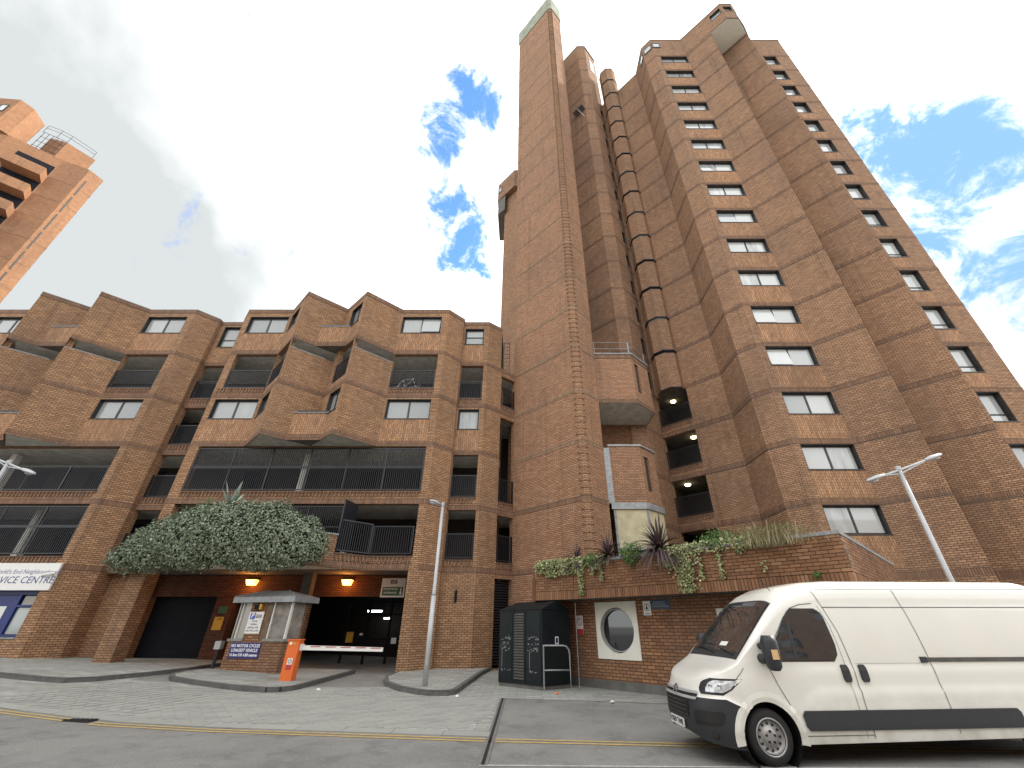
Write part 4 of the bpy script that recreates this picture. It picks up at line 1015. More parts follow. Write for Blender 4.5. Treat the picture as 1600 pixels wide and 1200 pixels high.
def spiky(name, base, nl, ln, w_, mat, label, cat, up=.5, droop=.5, group=None, seed=0, stiff=False):
    random.seed(seed); t_ = thing(name, base, label, cat, group); b = Vector(base)
    for i in range(nl):
        az = rnd(0, 2 * math.pi); el = rnd(up * .3, 1.0) ** (1.5 if droop > .6 else 1) * math.pi / 2 * .95; l = ln * rnd(.7, 1.1); pts = []
        d = Vector((math.cos(az) * math.cos(el), math.sin(az) * math.cos(el), math.sin(el)))
        for k in range(6):
            s = k / 5; pts.append(b + d * l * s + Vector((0, 0, -droop * l * s * s * math.cos(el))))
        m = MB(); side = d.cross(Vector((0, 0, 1))); 
        if side.length < .05: side = Vector((1, 0, 0))
        side.normalize(); up_ = side.cross(d)
        vs_ = []
        for k, p in enumerate(pts):
            s = k / 5; ww = w_ * (.75 + .5 * s) * (1 - s ** 2.2) + .002
            vs_ += [p - side * ww, p - up_ * ww * .45, p + side * ww]
        fs_ = []
        for k in range(5):
            a = k * 3; fs_ += [(a, a + 1, a + 4, a + 3), (a + 1, a + 2, a + 5, a + 4)]
        m.mesh(vs_, fs_).build('leaf', mat, t_)
    MB().lathe([(.01, -.12), (.05, -.1), (.06, .05), (.01, .1)], b, (0, 0, 1), 8).build('crown', 'bark', t_)
    return t_
spiky('agave', (-12.0, 17.0, 5.75), 12, 1.15, .10, 'leaf_agave', 'pale blue-green agave rosette standing above the ivy', 'agave', up=.9, droop=.15, seed=4)
spiky('yucca', (-13.1, 17.3, 5.6), 26, .8, .025, 'leaf_green', 'dark spiky yucca beside the agave above the ivy', 'yucca', up=.4, droop=.3, seed=6)
spiky('purple_flax', (3.85, 12.5, 3.48), 150, 1.1, .028, 'leaf_purple', 'largest purple-brown flax with arching blades in front of the cream panel', 'flax', up=.12, droop=.75, seed=11)
spiky('purple_flax', (2.6, 13.7, 3.44), 110, .85, .026, 'leaf_purple', 'medium purple-brown flax between two green shrubs', 'flax', up=.25, droop=.7, seed=12)
spiky('purple_flax', (1.7, 14.6, 3.42), 70, .7, .024, 'leaf_purple', 'small dull flax at the shaft end of the planter among pale ivy', 'flax', up=.2, droop=.7, seed=13)
def shrub(name, c, r, n, s, mat, label, cat, seed, zs=1.):
    random.seed(seed); t_ = thing(name, (c[0], c[1], ZT - .1), label, cat); m = MB(); b = Vector(c)
    for _ in range(n):
        d = Vector((random.gauss(0, 1), random.gauss(0, 1), random.gauss(0, 1))).normalized(); q = (rnd(.35, 1) ** .5) * (1 + .18 * math.sin(7 * d.x + 5 * d.z))
        leaf(m, b + Vector((d.x * r * q, d.y * r * q, d.z * r * zs * q)), d + Vector((rnd(-.6, .6), rnd(-.6, .6), rnd(-.2, .8))), rnd(.7, 1.2) * s, .5)
    m.build('foliage', mat, t_, kind='stuff')
    m = MB()
    for i in range(6 if r > .1 else 0): m.tube([(c[0], c[1], ZT - .12), (c[0] + rnd(-.5, .5) * r, c[1] + rnd(-.5, .5) * r, c[2] + rnd(0, .6) * r)], [.012, .004], 5)
    if m.v: m.build('stems', 'bark', t_, kind='stuff')
    return t_
shrub('green_shrub', (3.12, 12.99, 3.42), .34, 1500, .055, 'leaf_green', 'bright green fine-leaved shrub drooping over the coping between the flaxes', 'shrub', 21)
shrub('green_shrub', (2.15, 14.05, 3.42), .3, 900, .05, 'leaf_green', 'small green shrub beside the shaft corner, above the hanging ivy', 'shrub', 22, .7)
sg = shrub('flowering_shrub', (5.15, 11.55, 3.5), .55, 2000, .06, 'leaf_green', 'leafy green bush with a few red flowers on the planter', 'shrub', 23, .6)
m = MB(); random.seed(3)
for _ in range(6):
    p = Vector((5.1 + rnd(-.5, .5), 11.4 + rnd(-.4, .3), 3.7 + rnd(-.05, .22)))
    for k in range(4): leaf(m, p, (rnd(-1, 1), rnd(-1, 0), rnd(0, 1)), .03, .9)
m.build('flowers', 'flower_red', sg, kind='stuff')
# dry grass
random.seed(31); dg_ = thing('dry_grass_clump', (6.0, 10.6, 3.2), 'straw-coloured dry grass clump near the right corner of the planter', 'grass clump')
m = MB()
for _ in range(800):
    b = Vector((6.0 + random.gauss(0, .38), 10.45 + random.gauss(0, .38), 3.2)); l = rnd(.15, .68); az = rnd(0, 6.28); le = rnd(.2, .9)
    tip = b + Vector((math.cos(az) * l * le, math.sin(az) * l * le, l)); mid = b.lerp(tip, .55) + Vector((0, 0, .2 * l)); tip = tip + Vector((0, 0, -.25 * l * le)); sd = Vector((-math.sin(az), math.cos(az), 0)) * .007
    m.mesh([b - sd, b + sd, mid + sd, mid - sd, tip], [(0, 1, 2, 3), (3, 2, 4)])
m.build('blades', 'leaf_dry', dg_, kind='stuff')
m = MB()
for _ in range(900):
    b = Vector((5.9 + random.gauss(0, .45), 10.5 + random.gauss(0, .35), rnd(3.2, 3.7))); leaf(m, b, (rnd(-1, 1), rnd(-1, 1), rnd(0, 1)), rnd(.03, .06), .5)
m.build('weeds', 'leaf_green', dg_, kind='stuff')
# variegated ivy trailing over the planter
def on_wall(s, z, o=.06):
    p = pt(PP[1], PP[2], s, o) if s >= 0 else pt(PP[0], PP[1], max(.02, seglen(PP[0], PP[1]) + s), o)
    return Vector((p[0], p[1], z))
def trail(label, parts_, seed, top=None):
    random.seed(seed); s0 = parts_[0][0]; t_ = thing('variegated_ivy', tuple(on_wall(s0, ZT)), label, 'ivy', 'pale ivy trailing over the planter'); m = MB(); st = MB()
    for s, zt, zb, wd, n in parts_:
        for _ in range(n):
            q = random.random() ** .8; z = zt + (zb - zt) * q; ww = wd * (1 - .55 * q)
            leaf(m, on_wall(s + random.gauss(0, .5) * ww, z, rnd(.02, .13)), Vector((-.7, -.7, .3)) + Vector((rnd(-.7, .7), rnd(-.7, .7), rnd(-.5, .6))), rnd(.035, .075), .85)
        for _ in range(max(2, n // 90)):
            ds = random.gauss(0, .4) * wd; st.tube([on_wall(s + ds, zt, .04), on_wall(s + ds * .7 + rnd(-.03, .03), (zt + zb) / 2, .05), on_wall(s + ds * .4, zb, .03)], .004, 4)
    if top:
        for _ in range(top[2]):
            s = rnd(top[0], top[1]); leaf(m, on_wall(s, ZT + rnd(-.08, .2), rnd(-.3, .14)), Vector((-.5, -.5, .7)) + Vector((rnd(-.8, .8), rnd(-.8, .8), rnd(-.4, .4))), rnd(.04, .085), .85)
    m.build('leaves', 'leaf_variegated', t_, kind='stuff'); st.build('stems', 'bark', t_, kind='stuff')
trail('pale variegated ivy with one long tail hanging near the shaft end of the planter', [(.35, 3.45, 2.42, .16, 260), (.85, 3.4, 2.95, .12, 90), (1.15, 3.4, 2.8, .07, 60), (-.3, 3.4, 3.05, .3, 200), (-.75, 3.4, 3.0, .4, 300), (-1.2, 3.4, 3.12, .3, 120), (.1, 3.45, 3.05, .7, 300), (1.0, 3.45, 3.1, .4, 160)], 41, (-1.35, 1.35, 2600))
trail('widest curtain of pale variegated ivy hanging below the largest flax', [(3.8, 3.5, 2.36, .42, 760), (3.45, 3.45, 2.9, .3, 260), (4.25, 3.4, 2.6, .08, 80)], 42, (3.2, 4.6, 700))
trail('thin pale ivy strands beside the flowering bush', [(4.75, 3.4, 2.62, .07, 90), (5.3, 3.4, 3.15, .2, 50), (5.75, 2.95, 2.7, .12, 16)], 43, (4.6, 5.6, 420))
random.seed(5)
wt = shrub('wall_weed', tuple(on_wall(6.75, 2.56, .05)), .07, 110, .05, 'leaf_green', 'tiny green weed rooted in the planter brickwork above the van', 'weed', 44)
# ------------------------------------------------------------------ parking cabin
ck = thing('attendant_cabin', (-9.55, 18.1, .12), 'small brick parking attendant cabin with grey metal hipped roof on an island', 'kiosk')
CA, CB = (-10.95, 17.95), (-8.62, 17.37); lcab = seglen(CA, CB)
dC = (Vector(CB) - Vector(CA)).normalized(); nC = Vector((dC.y, -dC.x))
CC = tuple(Vector(CB) - nC * 1.05); CD = tuple(Vector(CA) - nC * 1.05)
MB().prism([CA, CB, CC, CD], .1, 1.12).build('base_wall', 'brick_warm', ck)
MB().obox(CA, CB, -.04, .62, -.3, .04, 1.122, 1.2).build('sill', 'kerb', ck); MB().obox(CA, CB, 1.5, lcab + .04, -.3, .04, 1.122, 1.2).build('sill', 'kerb', ck)
MB().obox(CA, CB, .6, 1.3, -.25, -.0, 1.12, 2.36).build('front_pier', 'brick_warm', ck)
MB().obox(CA, CB, 1.3, 1.56, -.25, -.02, 1.12, 2.36).build('timber_board', 'board_brown', ck)
MB().obox(CA, CB, .05, .6, -.12, -.08, 1.2, 2.36).build('corner_window', 'pane_grey', ck); MB().obox(CA, CB, 1.56, lcab - .02, -.12, -.08, 1.2, 2.36).build('corner_window', 'panel_grey', ck)
MB().obox(CB, CC, .02, .8, -.1, -.06, 1.2, 2.36).build('corner_window', 'panel_grey', ck); MB().obox(CB, CC, .8, 1.05, -.2, .0, 1.12, 2.36).build('side_wall', 'brick_warm', ck)
MB().obox(CD, CA, .0, .4, -.2, -.02, 1.12, 2.36).build('side_wall', 'brick_warm', ck); MB().obox(CD, CA, .4, 1.03, -.1, -.06, 1.2, 2.36).build('corner_window', 'pane_grey', ck)
MB().obox(CC, CD, 0, lcab, -.2, 0, 1.12, 2.36).build('rear_wall', 'brick_warm', ck)
for s in (.18, 1.58): MB().obox(CA, CB, s, s + .045, -.08, -.03, 1.2, 2.36).build('mullion', 'white_paint', ck)
MB().obox(CA, CB, lcab - .05, lcab, -.1, 0, 1.2, 2.36).build('mullion', 'white_paint', ck)
ov = .17; e = [pt(CA, CB, -ov, ov), pt(CA, CB, lcab + ov, ov), pt(CA, CB, lcab + ov, -1.05 - ov), pt(CA, CB, -ov, -1.05 - ov)]
MB().prism(e, 2.37, 2.56).build('fascia', 'lead', ck)
ap = [pt(CA, CB, .75, -.52), pt(CA, CB, lcab - .75, -.52)]
m = MB().mesh([(x, y, 2.562) for x, y in e] + [(*ap[0], 2.8), (*ap[1], 2.8)], [(0, 1, 5, 4), (1, 2, 5), (2, 3, 4, 5), (3, 0, 4)]); m.build('roof', 'lead', ck)
MB().tube([(*e[1], 2.57), (*ap[1], 2.81)], .025, 6).build('roof_hip', 'lead', ck); MB().tube([(*e[0], 2.57), (*ap[0], 2.81)], .025, 6).build('roof_hip', 'lead', ck)
MB().obox(CA, CB, .82, 1.02, 0, .1, 2.14, 2.3).build('wall_lamp', 'dark_door', ck)
MB().obox(CA, CB, 1.04, 1.12, .01, .1, 2.14, 2.32).build('wall_lamp_lens', 'sign_yellow', ck)
# signs on the cabin
sn = thing('permit_sign', (*pt(CA, CB, .93, .02), 1.75), 'white parking permit holders sign with blue P on the cabin pier', 'sign')
MB().obox(CA, CB, .62, 1.26, .005, .022, 1.36, 2.06).build('plate', 'sign_white', sn)
MB().obox(CA, CB, .69, .90, .0222, .0245, 1.82, 2.03).build('blue_panel', 'parking_blue', sn); textmesh(sn, 'P', .24, wallM(CA, CB, .795, 1.925, .026), 'text_white', bold=.006)
MB().obox(CA, CB, .93, 1.18, .0222, .0245, 1.87, 1.97).build('black_panel', 'text_black', sn); textmesh(sn, 'WEZ', .1, wallM(CA, CB, 1.055, 1.92, .026), 'text_white', bold=.002)
for tx, z in (('Permit', 1.76), ('holders', 1.66), ('parking only', 1.56), ('past this point', 1.46)): textmesh(sn, tx, .095, wallM(CA, CB, .94, z, .023), 'text_black')
sn = thing('vehicle_limit_sign', (*pt(CA, CB, .85, .02), .85), 'dark blue sign with white lettering about motor cycles and vehicle length on the cabin', 'sign')
MB().obox(CA, CB, .2, 1.5, .005, .025, .60, 1.08).build('plate', 'sign_blue', sn)
for tx, z, s in (('NO MOTOR CYCLES', .98, .135), ('LONGEST VEHICLE', .84, .135), ('16 feet OR 4.88 metres', .70, .125)): textmesh(sn, tx, s, wallM(CA, CB, .85, z, .0265), 'text_white', bold=.003)
# small leaning-looking bollard left of the cabin
o = thing('access_post', (-11.35, 18.15, .12), 'short rusty grey card reader post left of the cabin', 'post')
MB().tube([(-11.35, 18.15, .1), (-11.35, 18.15, 1.0)], .06, 10).build('pole', 'iron', o); MB().box(-11.46, -11.24, 18.02, 18.24, .86, 1.12).build('head', 'grey_metal', o)
# barrier
br_ = thing('car_park_barrier', (-7.45, 15.9, .12), 'orange car park barrier housing with its white and red boom lowered', 'barrier')
MB().box(-7.64, -7.28, 15.72, 16.05, .12, 1.2).build('housing', 'orange', br_); MB().box(-7.67, -7.25, 15.7, 16.08, 1.2, 1.23).build('lid', 'orange', br_)
MB().box(-7.27, -7.2, 15.8, 15.98, .92, 1.1).build('boom_mount', 'white_paint', br_)
bm = MB().hexa([(-7.2, 15.86, .93), (-4.6, 15.86, .885), (-4.6, 15.92, .885), (-7.2, 15.92, .93)], [(-7.2, 15.86, 1.06), (-4.6, 15.86, 1.0), (-4.6, 15.92, 1.0), (-7.2, 15.92, 1.06)]).build('boom', 'sign_white', br_)
for i in range(5):
    x = -6.95 + i * .49; z = 1.015 - i * .0105
    MB().box(x, x + .33, 15.852, 15.859, z - .0, z + .022).build('red_stripe', 'red', bm)
MB().box(-7.52, -7.36, 15.712, 15.718, .55, .72).build('sticker', 'sign_white', br_); MB().box(-7.52, -7.36, 15.712, 15.718, .42, .54).build('sticker', 'sign_red', br_)
MB().lathe([(.055, 0), (.055, .004), (.042, .004), (.042, 0)], (-7.44, 15.711, .635), (0, -1, 0), 16).build('pictogram', 'text_black', br_)
MB().box(-7.58, -7.5, 15.712, 15.718, 1.08, 1.16).build('sticker', 'sign_white', br_); MB().box(-7.45, -7.39, 15.712, 15.718, 1.08, 1.14).build('sticker', 'sign_yellow', br_)
# orange bulkhead lamps on the garage lintel
for i, x in enumerate((-12.45, -8.1)):
    lt = thing('bulkhead_lamp', (x, 20.9, 3.3), ('glowing orange bulkhead lamp on the lintel behind the ivy, left of the concrete column', 'glowing orange bulkhead lamp on the lintel above the barrier boom')[i], 'lamp', 'orange garage lamps')
    MB().box(x - .22, x + .22, 20.86, 21.0, 3.42, 3.5).build('base', 'dark_door', lt)
    MB().hexa([(x - .14, 20.7, 3.2), (x + .14, 20.7, 3.2), (x + .14, 20.95, 3.2), (x - .14, 20.95, 3.2)], [(x - .21, 20.66, 3.42), (x + .21, 20.66, 3.42), (x + .21, 20.98, 3.42), (x - .21, 20.98, 3.42)]).build('diffuser', 'glow_orange', lt)
    pl_ = bpy.data.lights.new('bulkhead_glow', 'POINT'); pl_.energy = 16; pl_.color = (1, .38, .08); pl_.shadow_soft_size = .15
    po = bpy.data.objects.new('bulkhead_glow', pl_); COL.objects.link(po); po.parent = lt; po.location = (0, -.35, -.05)
for i, (x, y, z, l) in enumerate(((-8.75, 27.5, 2.35, .8), (-8.35, 28.8, 2.0, .35), (-5.35, 22.8, 1.6, .5))):
    lt = thing('fluorescent_tube', (x, y, z), ('long lit fluorescent tube deep inside the garage', 'short lit fluorescent tube at the far back of the garage', 'lit white tube on the side wall beside the garage entrance pillar')[i], 'tube light', 'white garage tubes')
    MB().box(x - l / 2, x + l / 2, y - .05, y + .05, z - .04, z + .04).build('tube', 'glow_white', lt); MB().box(x - l / 2 - .05, x + l / 2 + .05, y - .06, y + .06, z + .042, z + .08).build('batten', 'grey_metal', lt)
sn = thing('pedestrian_entrance_sign', (-6.0, 20.97, 3.1), 'white and green pedestrian entrance sign with down arrow on the garage lintel', 'sign')
LPs, LQs = (-6.55, 20.98), (-5.45, 20.98)
MB().obox(LPs, LQs, 0, 1.08, .0, .03, 2.72, 3.5).build('plate', 'sign_white', sn); MB().obox(LPs, LQs, .07, 1.01, .031, .034, 2.79, 3.14).build('green_panel', 'sign_green', sn)
MB().obox(LPs, LQs, .4, .7, .031, .034, 3.28, 3.43).build('logo_panel', 'text_black', sn); textmesh(sn, 'LCP', .13, wallM(LPs, LQs, .55, 3.355, .035), 'text_white', bold=.003)
for tx, z in (('PEDESTRIAN', 3.05), ('ENTRANCE', 2.9)): textmesh(sn, tx, .115, wallM(LPs, LQs, .44, z, .035), 'text_white', bold=.002)
MB().obox(LPs, LQs, .88, .93, .035, .037, 2.9, 3.1).mesh([(*pt(LPs, LQs, .83, .036), 2.9), (*pt(LPs, LQs, .98, .036), 2.9), (*pt(LPs, LQs, .905, .036), 2.81)], [(0, 2, 1)]).build('arrow', 'text_white', sn)
sn = MB().box(-13.7, -13.3, 20.96, 20.99, 1.45, 1.95).build('warning_notice', 'sign_yellow', origin=(-13.5, 20.97, 1.7), label='small yellow notice on the brick pier beside the garage shutter', cat='sign')
MB().mesh([(-13.61, 20.955, 1.85), (-13.39, 20.955, 1.91), (-13.41, 20.955, 1.85)], [(0, 1, 2)]).build('mark', 'text_black', sn)
o = MB().box(-13.65, -13.25, 20.96, 20.99, 2.08, 2.36).build('direction_notice', 'sign_green', origin=(-13.5, 20.97, 2.2), label='small dark green notice above the yellow one on the garage pier', cat='sign')
# ------------------------------------------------------------------ switchgear cabinet and guard rail
cb = thing('metal_cabinet', (.1, 15.6, 0), 'dark green-black louvred metal cabinet with pitched lid against the brick wall', 'cabinet')
KA, KB = (-.83, 15.78), (.52, 14.6); lk_ = seglen(KA, KB)
dk_ = (Vector(KB) - Vector(KA)).normalized(); nk = Vector((dk_.y, -dk_.x)); KC = (1.38, 14.98); KD = tuple(Vector(KA) + Vector(KC) - Vector(KB) + Vector((.0, .55)))
KC = (1.42, 15.25)
MB().prism([pt(KA, KB, .02, -.02), pt(KA, KB, lk_ - .02, -.02), (KC[0] - .02, KC[1]), KD], 0, .1).build('plinth', 'concrete_dark', cb)
MB().prism([KA, KB, KC, KD], .1, 2.05).build('body', 'cabinet_green', cb)
# pitched lid
rP = (Vector(KA) + Vector(KD)) / 2; rQ = (Vector(KB) + Vector(KC)) / 2; rP = rP.lerp(rQ, .12)
MB().mesh([(*pt(KA, KB, -.03, .03), 2.052), (*pt(KA, KB, lk_ + .03, .03), 2.052), (KC[0] + .03, KC[1], 2.052), (KD[0], KD[1] + .03, 2.052), (rP.x, rP.y, 2.3), (rQ.x, rQ.y, 2.3)],
          [(0, 1, 5, 4), (1, 2, 5), (2, 3, 4, 5), (3, 0, 4), (3, 2, 1, 0)]).build('lid', 'cabinet_green', cb)
for s0, s1 in ((.06, .58), (1.16, 1.74)): MB().obox(KA, KB, s0, s1, .0, .02, .2, 1.97).build('door', 'cabinet_green', cb)
lf_ = MB().obox(KA, KB, .6, .66, 0, .025, .15, 2.0).obox(KA, KB, 1.08, 1.14, 0, .025, .15, 2.0).build('louvre_frame', 'cabinet_green', cb)
for i in range(24):
    z = .22 + i * .073; P, Q = KA, KB
    a = [(*pt(P, Q, .67, .028), z), (*pt(P, Q, 1.07, .028), z), (*pt(P, Q, 1.07, .002), z + .02), (*pt(P, Q, .67, .002), z + .02)]
    MB().mesh(a + [(p[0], p[1], p[2] + .03) for p in a], [(3, 2, 1, 0), (4, 5, 6, 7), (0, 1, 5, 4), (2, 3, 7, 6)]).build('louvre_blade', 'louvre', lf_)
random.seed(77); m = MB()
for s0, s1 in ((.1, .55), (1.2, 1.7)):
    for zr in (.42, .95, 1.02, 1.12, 1.25, 1.28):
        for _ in range(9):
            s = rnd(s0, s1 - .06); z = zr + rnd(-.03, .03); m.obox(KA, KB, s, s + rnd(.015, .07), .02, .0215, z, z + rnd(.006, .025))
    m.obox(KA, KB, s1 - .4, s1 - .385, .02, .0215, .5, .95)
m.build('paint_scratches', 'scratch', cb, kind='stuff')
MB().obox(KB, KC, .5, .64, .003, .006, 1.12, 1.32).build('sticker', 'sign_white', cb); MB().obox(KB, KC, .525, .615, .006, .008, 1.15, 1.29).build('sticker_print', 'sign_blue', cb)
gr_ = thing('tubular_guard_rail', (1.3, 14.5, 0), 'bent galvanised tube guard rail beside the dark cabinet', 'guard rail')
g0, g1 = Vector((.55, 14.42)), Vector((1.32, 14.5))
def gp(s, z): p = g0.lerp(g1, s); return (p.x, p.y, z)
MB().tube([gp(-.02, 1.1), gp(.75, 1.1), gp(.88, 1.08), gp(.97, 1.0), gp(1, .88), gp(1, -.02)], .024, 8).build('top_rail', 'galvanised', gr_, smooth=True)
MB().tube([gp(-.02, .5), gp(1, .5)], .02, 8).build('mid_rail', 'galvanised', gr_, smooth=True); MB().tube([gp(0, -.02), gp(0, 1.1)], .022, 8).build('post', 'galvanised', gr_)
o = MB().tube([(1.62, 15.05, 0), (1.62, 15.05, 2.25)], .015, 6).build('conduit_pipe', 'galvanised', origin=(1.62, 15.05, 0), label='thin vertical conduit on the wall corner behind the cabinet', cat='pipe')
# wall signs near the round window
def small_sign(name, s0, s1, z0, z1, mat, label):
    t_ = thing(name, (*pt(kP, kQ, (s0 + s1) / 2, .01), (z0 + z1) / 2), label, 'sign'); MB().obox(kP, kQ, s0, s1, .002, .014, z0, z1).build('plate', mat, t_); return t_
def ring(t_, s, z, r, w_, mat, o=.016, n=24):
    c_ = Vector((*pt(kP, kQ, s, o), z)); MB().lathe([(r, 0), (r - w_, 0)], c_, nrm, n).build('ring', mat, t_)
t_ = small_sign('prohibition_sign', 1.36, 1.62, 1.37, 1.9, 'sign_white', 'faded red and white prohibition sign between cabinet and round window')
for s0, s1, z0, z1 in ((1.36, 1.62, 1.37, 1.52),): MB().obox(kP, kQ, s0, s1, .0145, .017, z0, z1).build('red_panel', 'sign_red', t_)
ring(t_, 1.49, 1.72, .11, .02, 'sign_red'); MB().tube([(*pt(kP, kQ, 1.42, .017), 1.79), (*pt(kP, kQ, 1.56, .017), 1.65)], .008, 4).build('slash', 'sign_red', t_)
t_ = small_sign('no_smoking_sign', 3.9, 4.15, 1.87, 2.24, 'sign_white', 'white sign with black flame symbol in a ring beside the dull blue sign')
ring(t_, 4.02, 2.07, .095, .014, 'text_black'); MB().lathe([(.035, 0), (.0, 0)], Vector((*pt(kP, kQ, 4.02, .0155), 2.05)), nrm, 12).build('flame', 'text_black', t_); MB().mesh([(*pt(kP, kQ, 3.99, .016), 2.06), (*pt(kP, kQ, 4.055, .016), 2.06), (*pt(kP, kQ, 4.015, .016), 2.145)], [(0, 1, 2)]).build('flame_tip', 'text_black', t_)
MB().obox(kP, kQ, 3.94, 4.11, .0145, .016, 1.9, 1.92).build('text_line', 'text_black', t_)
t_ = small_sign('blue_notice', 4.17, 4.78, 2.02, 2.27, 'sign_dull_blue', 'dull blue notice with faint pale lines of text under the planter')
for i, (a, b) in enumerate(((4.24, 4.62), (4.22, 4.64), (4.21, 4.72))): MB().obox(kP, kQ, a, b, .0145, .016, 2.19 - i * .055, 2.2 - i * .055 + .012).build('text_line', 'sign_dull_blue' if False else 'scratch', t_)
# ------------------------------------------------------------------ lamp posts
def lamp_post(base, h, arms, label, split=2.3, rb=.075, rt=.05):
    t_ = thing('street_lamp', base, label, 'street lamp', 'slim grey street lamps'); x, y, z = base
    MB().tube([(x, y, z - .02), (x, y, z + split)], [rb, rb], 14).build('lower_post', 'lamp_grey', t_, smooth=True)
    MB().tube([(x, y, z + split), (x, y, z + split + .08), (x, y, h)], [rb, rt * 1.15, rt], 14).build('upper_post', 'lamp_grey', t_, smooth=True)
    MB().box(x - .02, x + .02, y - rb - .004, y, z + .5, z + .95).build('access_door', 'lamp_grey', t_)
    MB().lathe([(rt, 0), (rt * 1.3, .03), (rt * 1.3, .12), (0.01, .14)], (x, y, h - .02), (0, 0, 1), 12).build('post_cap', 'lamp_grey', t_)
    for dx, dy, dz, hl in arms:
        e = Vector((x + dx, y + dy, h + dz)); d = Vector((dx, dy, dz)); n_ = d.normalized()
        if d.length > .3: MB().tube([(x, y, h), tuple(e)], .028, 8).build('arm', 'lamp_grey', t_); MB().tube([(x, y, h - .1), tuple(e)], .018, 8).build('arm_strut', 'lamp_grey', t_)
        hd = MB(); sd = n_.cross(Vector((0, 0, 1))).normalized(); up = sd.cross(n_)
        vs_ = []; rings = ((0, .04, .035), (.08, .09, .055), (.4, .14, .075), (.8, .12, .06), (.97, .06, .04), (1, .01, .01))
        for q, w_, t2 in rings:
            c_ = e + n_ * (hl * q - .05)
            for k in range(12):
                a = 2 * math.pi * k / 12; vs_.append(c_ + sd * (math.cos(a) * w_) + up * (math.sin(a) * t2 * (1 if math.sin(a) > 0 else .6)))
        hd.mesh(vs_, [(i * 12 + k, i * 12 + (k + 1) % 12, (i + 1) * 12 + (k + 1) % 12, (i + 1) * 12 + k) for i in range(5) for k in range(12)])
        ho = hd.build('lamp_head', 'lamp_grey', t_, smooth=True)
        c_ = e + n_ * hl * .55 - up * .045; MB().lathe([(.09, 0), (.085, -.025), (0, -.03)], c_, up, 12).build('lens', 'lamp_glass', ho)
    return t_
lamp_post((-2.85, 14.5, .12), 5.2, [(-.12, -.1, .03, .42)], 'slim grey street lamp with one short head standing on the kerbed island')
lamp_post((10.3, 11.0, 0), 5.3, [(1.0, .1, .33, .62), (-.55, -.05, -.17, .62)], 'twin-headed grey street lamp rising behind the white van')
lamp_post((-16.95, 13.0, .4), 6.2, [(.75, -.1, -.24, .6), (-.75, .1, .24, .6)], 'twin-headed grey street lamp at the left edge by the advice centre')
# ------------------------------------------------------------------ bicycle on the deck
bk = thing('bicycle', (-6.4, 19.32, 12.4), 'small bicycle parked behind the railing of the upper access deck', 'bicycle')
def wheel(c): 
    w_ = MB().lathe([(.31, -.015), (.335, 0), (.31, .015), (.3, 0), (.31, -.015)], c, (.1, 1, 0), 24).build('wheel', 'tyre', bk)
    m = MB()
    for k in range(8):
        a = math.pi * k / 8; m.tube([(c[0] + .3 * math.cos(a), c[1], c[2] + .3 * math.sin(a)), (c[0] - .3 * math.cos(a), c[1], c[2] - .3 * math.sin(a))], .003, 3)
    m.build('spokes', 'chrome', w_, kind='stuff')
wheel((-6.92, 19.32, 12.75)); wheel((-5.92, 19.32, 12.75))
m = MB(); bb = (-6.5, 19.32, 12.72); st = (-6.62, 19.32, 13.2); hd = (-6.1, 19.32, 13.22)
for a, b in ((bb, st), (st, hd), (bb, hd), (bb, (-6.92, 19.32, 12.75)), (st, (-6.92, 19.32, 12.75)), (hd, (-5.92, 19.32, 12.75))): m.tube([a, b], .018, 6)
m.build('frame', 'grey_metal', bk); MB().tube([(-6.12, 19.15, 13.35), (-6.12, 19.5, 13.35)], .014, 6).tube([hd, (-6.12, 19.32, 13.36)], .014, 6).build('handlebar', 'chrome', bk); MB().box(-6.74, -6.52, 19.26, 19.38, 13.24, 13.29).build('saddle', 'tyre', bk)
# litter scraps
random.seed(9)
for x, y, lab in ((-1.75, 13.35, 'crumpled white paper scrap at the foot of the lamp island kerb'), (-5.9, 14.6, 'white paper scrap on the garage ramp asphalt'), (.85, 13.85, 'orange-red plastic scrap near the guard rail'), (2.1, 12.4, 'flat white scrap where asphalt meets paving')):
    m = MB(); n = 7
    vs_ = [(x + rnd(.03, .08) * math.cos(6.28 * k / n), y + rnd(.03, .08) * math.sin(6.28 * k / n), .012 + rnd(0, .03) + (.12 if False else 0)) for k in range(n)] + [(x, y, .07), (x, y, .006)]
    m.mesh(vs_, [(k, (k + 1) % n, n) for k in range(n)] + [((k + 1) % n, k, n + 1) for k in range(n)])
    m.build('litter_scrap', 'orange' if 'orange' in lab else 'paper', origin=(x, y, 0), label=lab, cat='litter')
# ------------------------------------------------------------------ white panel van
VS, VA = .9, R(4.5)
vn = thing('white_panel_van', (2.33, 7.97, 0), 'white high-roof panel van with black bumper parked in front of the planter', 'van')
VX = Matrix.Translation((2.33, 7.97, 0)) @ Matrix.Rotation(VA, 4, 'Z') @ Matrix.Scale(VS, 4)
VL = 6.95; WF, WR, WZ = 1.02, 5.95, .345
def lerp_tab(t, x):
    for (x0, y0), (x1, y1) in zip(t, t[1:]):
        if x <= x1:
            k = (x - x0) / (x1 - x0) if x1 > x0 else 0; k = min(1, max(0, k)); return y0 + (y1 - y0) * k
    return t[-1][1]
def van_top(x): return lerp_tab([(0, .98), (.06, 1.04), (.2, 1.11), (.45, 1.19), (.72, 1.29), (.80, 1.34), (1.2, 1.74), (1.5, 2.04), (1.68, 2.2), (1.85, 2.31), (2.1, 2.41), (2.5, 2.485), (3.0, 2.515), (6.68, 2.52), (6.85, 2.48), (6.95, 2.38)], x)
def van_half(x):
    w_ = 1.025
    if x < .85: u = 1 - x / .85; w_ *= max(0., 1 - u ** 2.7) ** (1 / 2.7)
    if x > 6.8: w_ *= 1 - ((x - 6.8) / .15) ** 2 * .06
    return w_
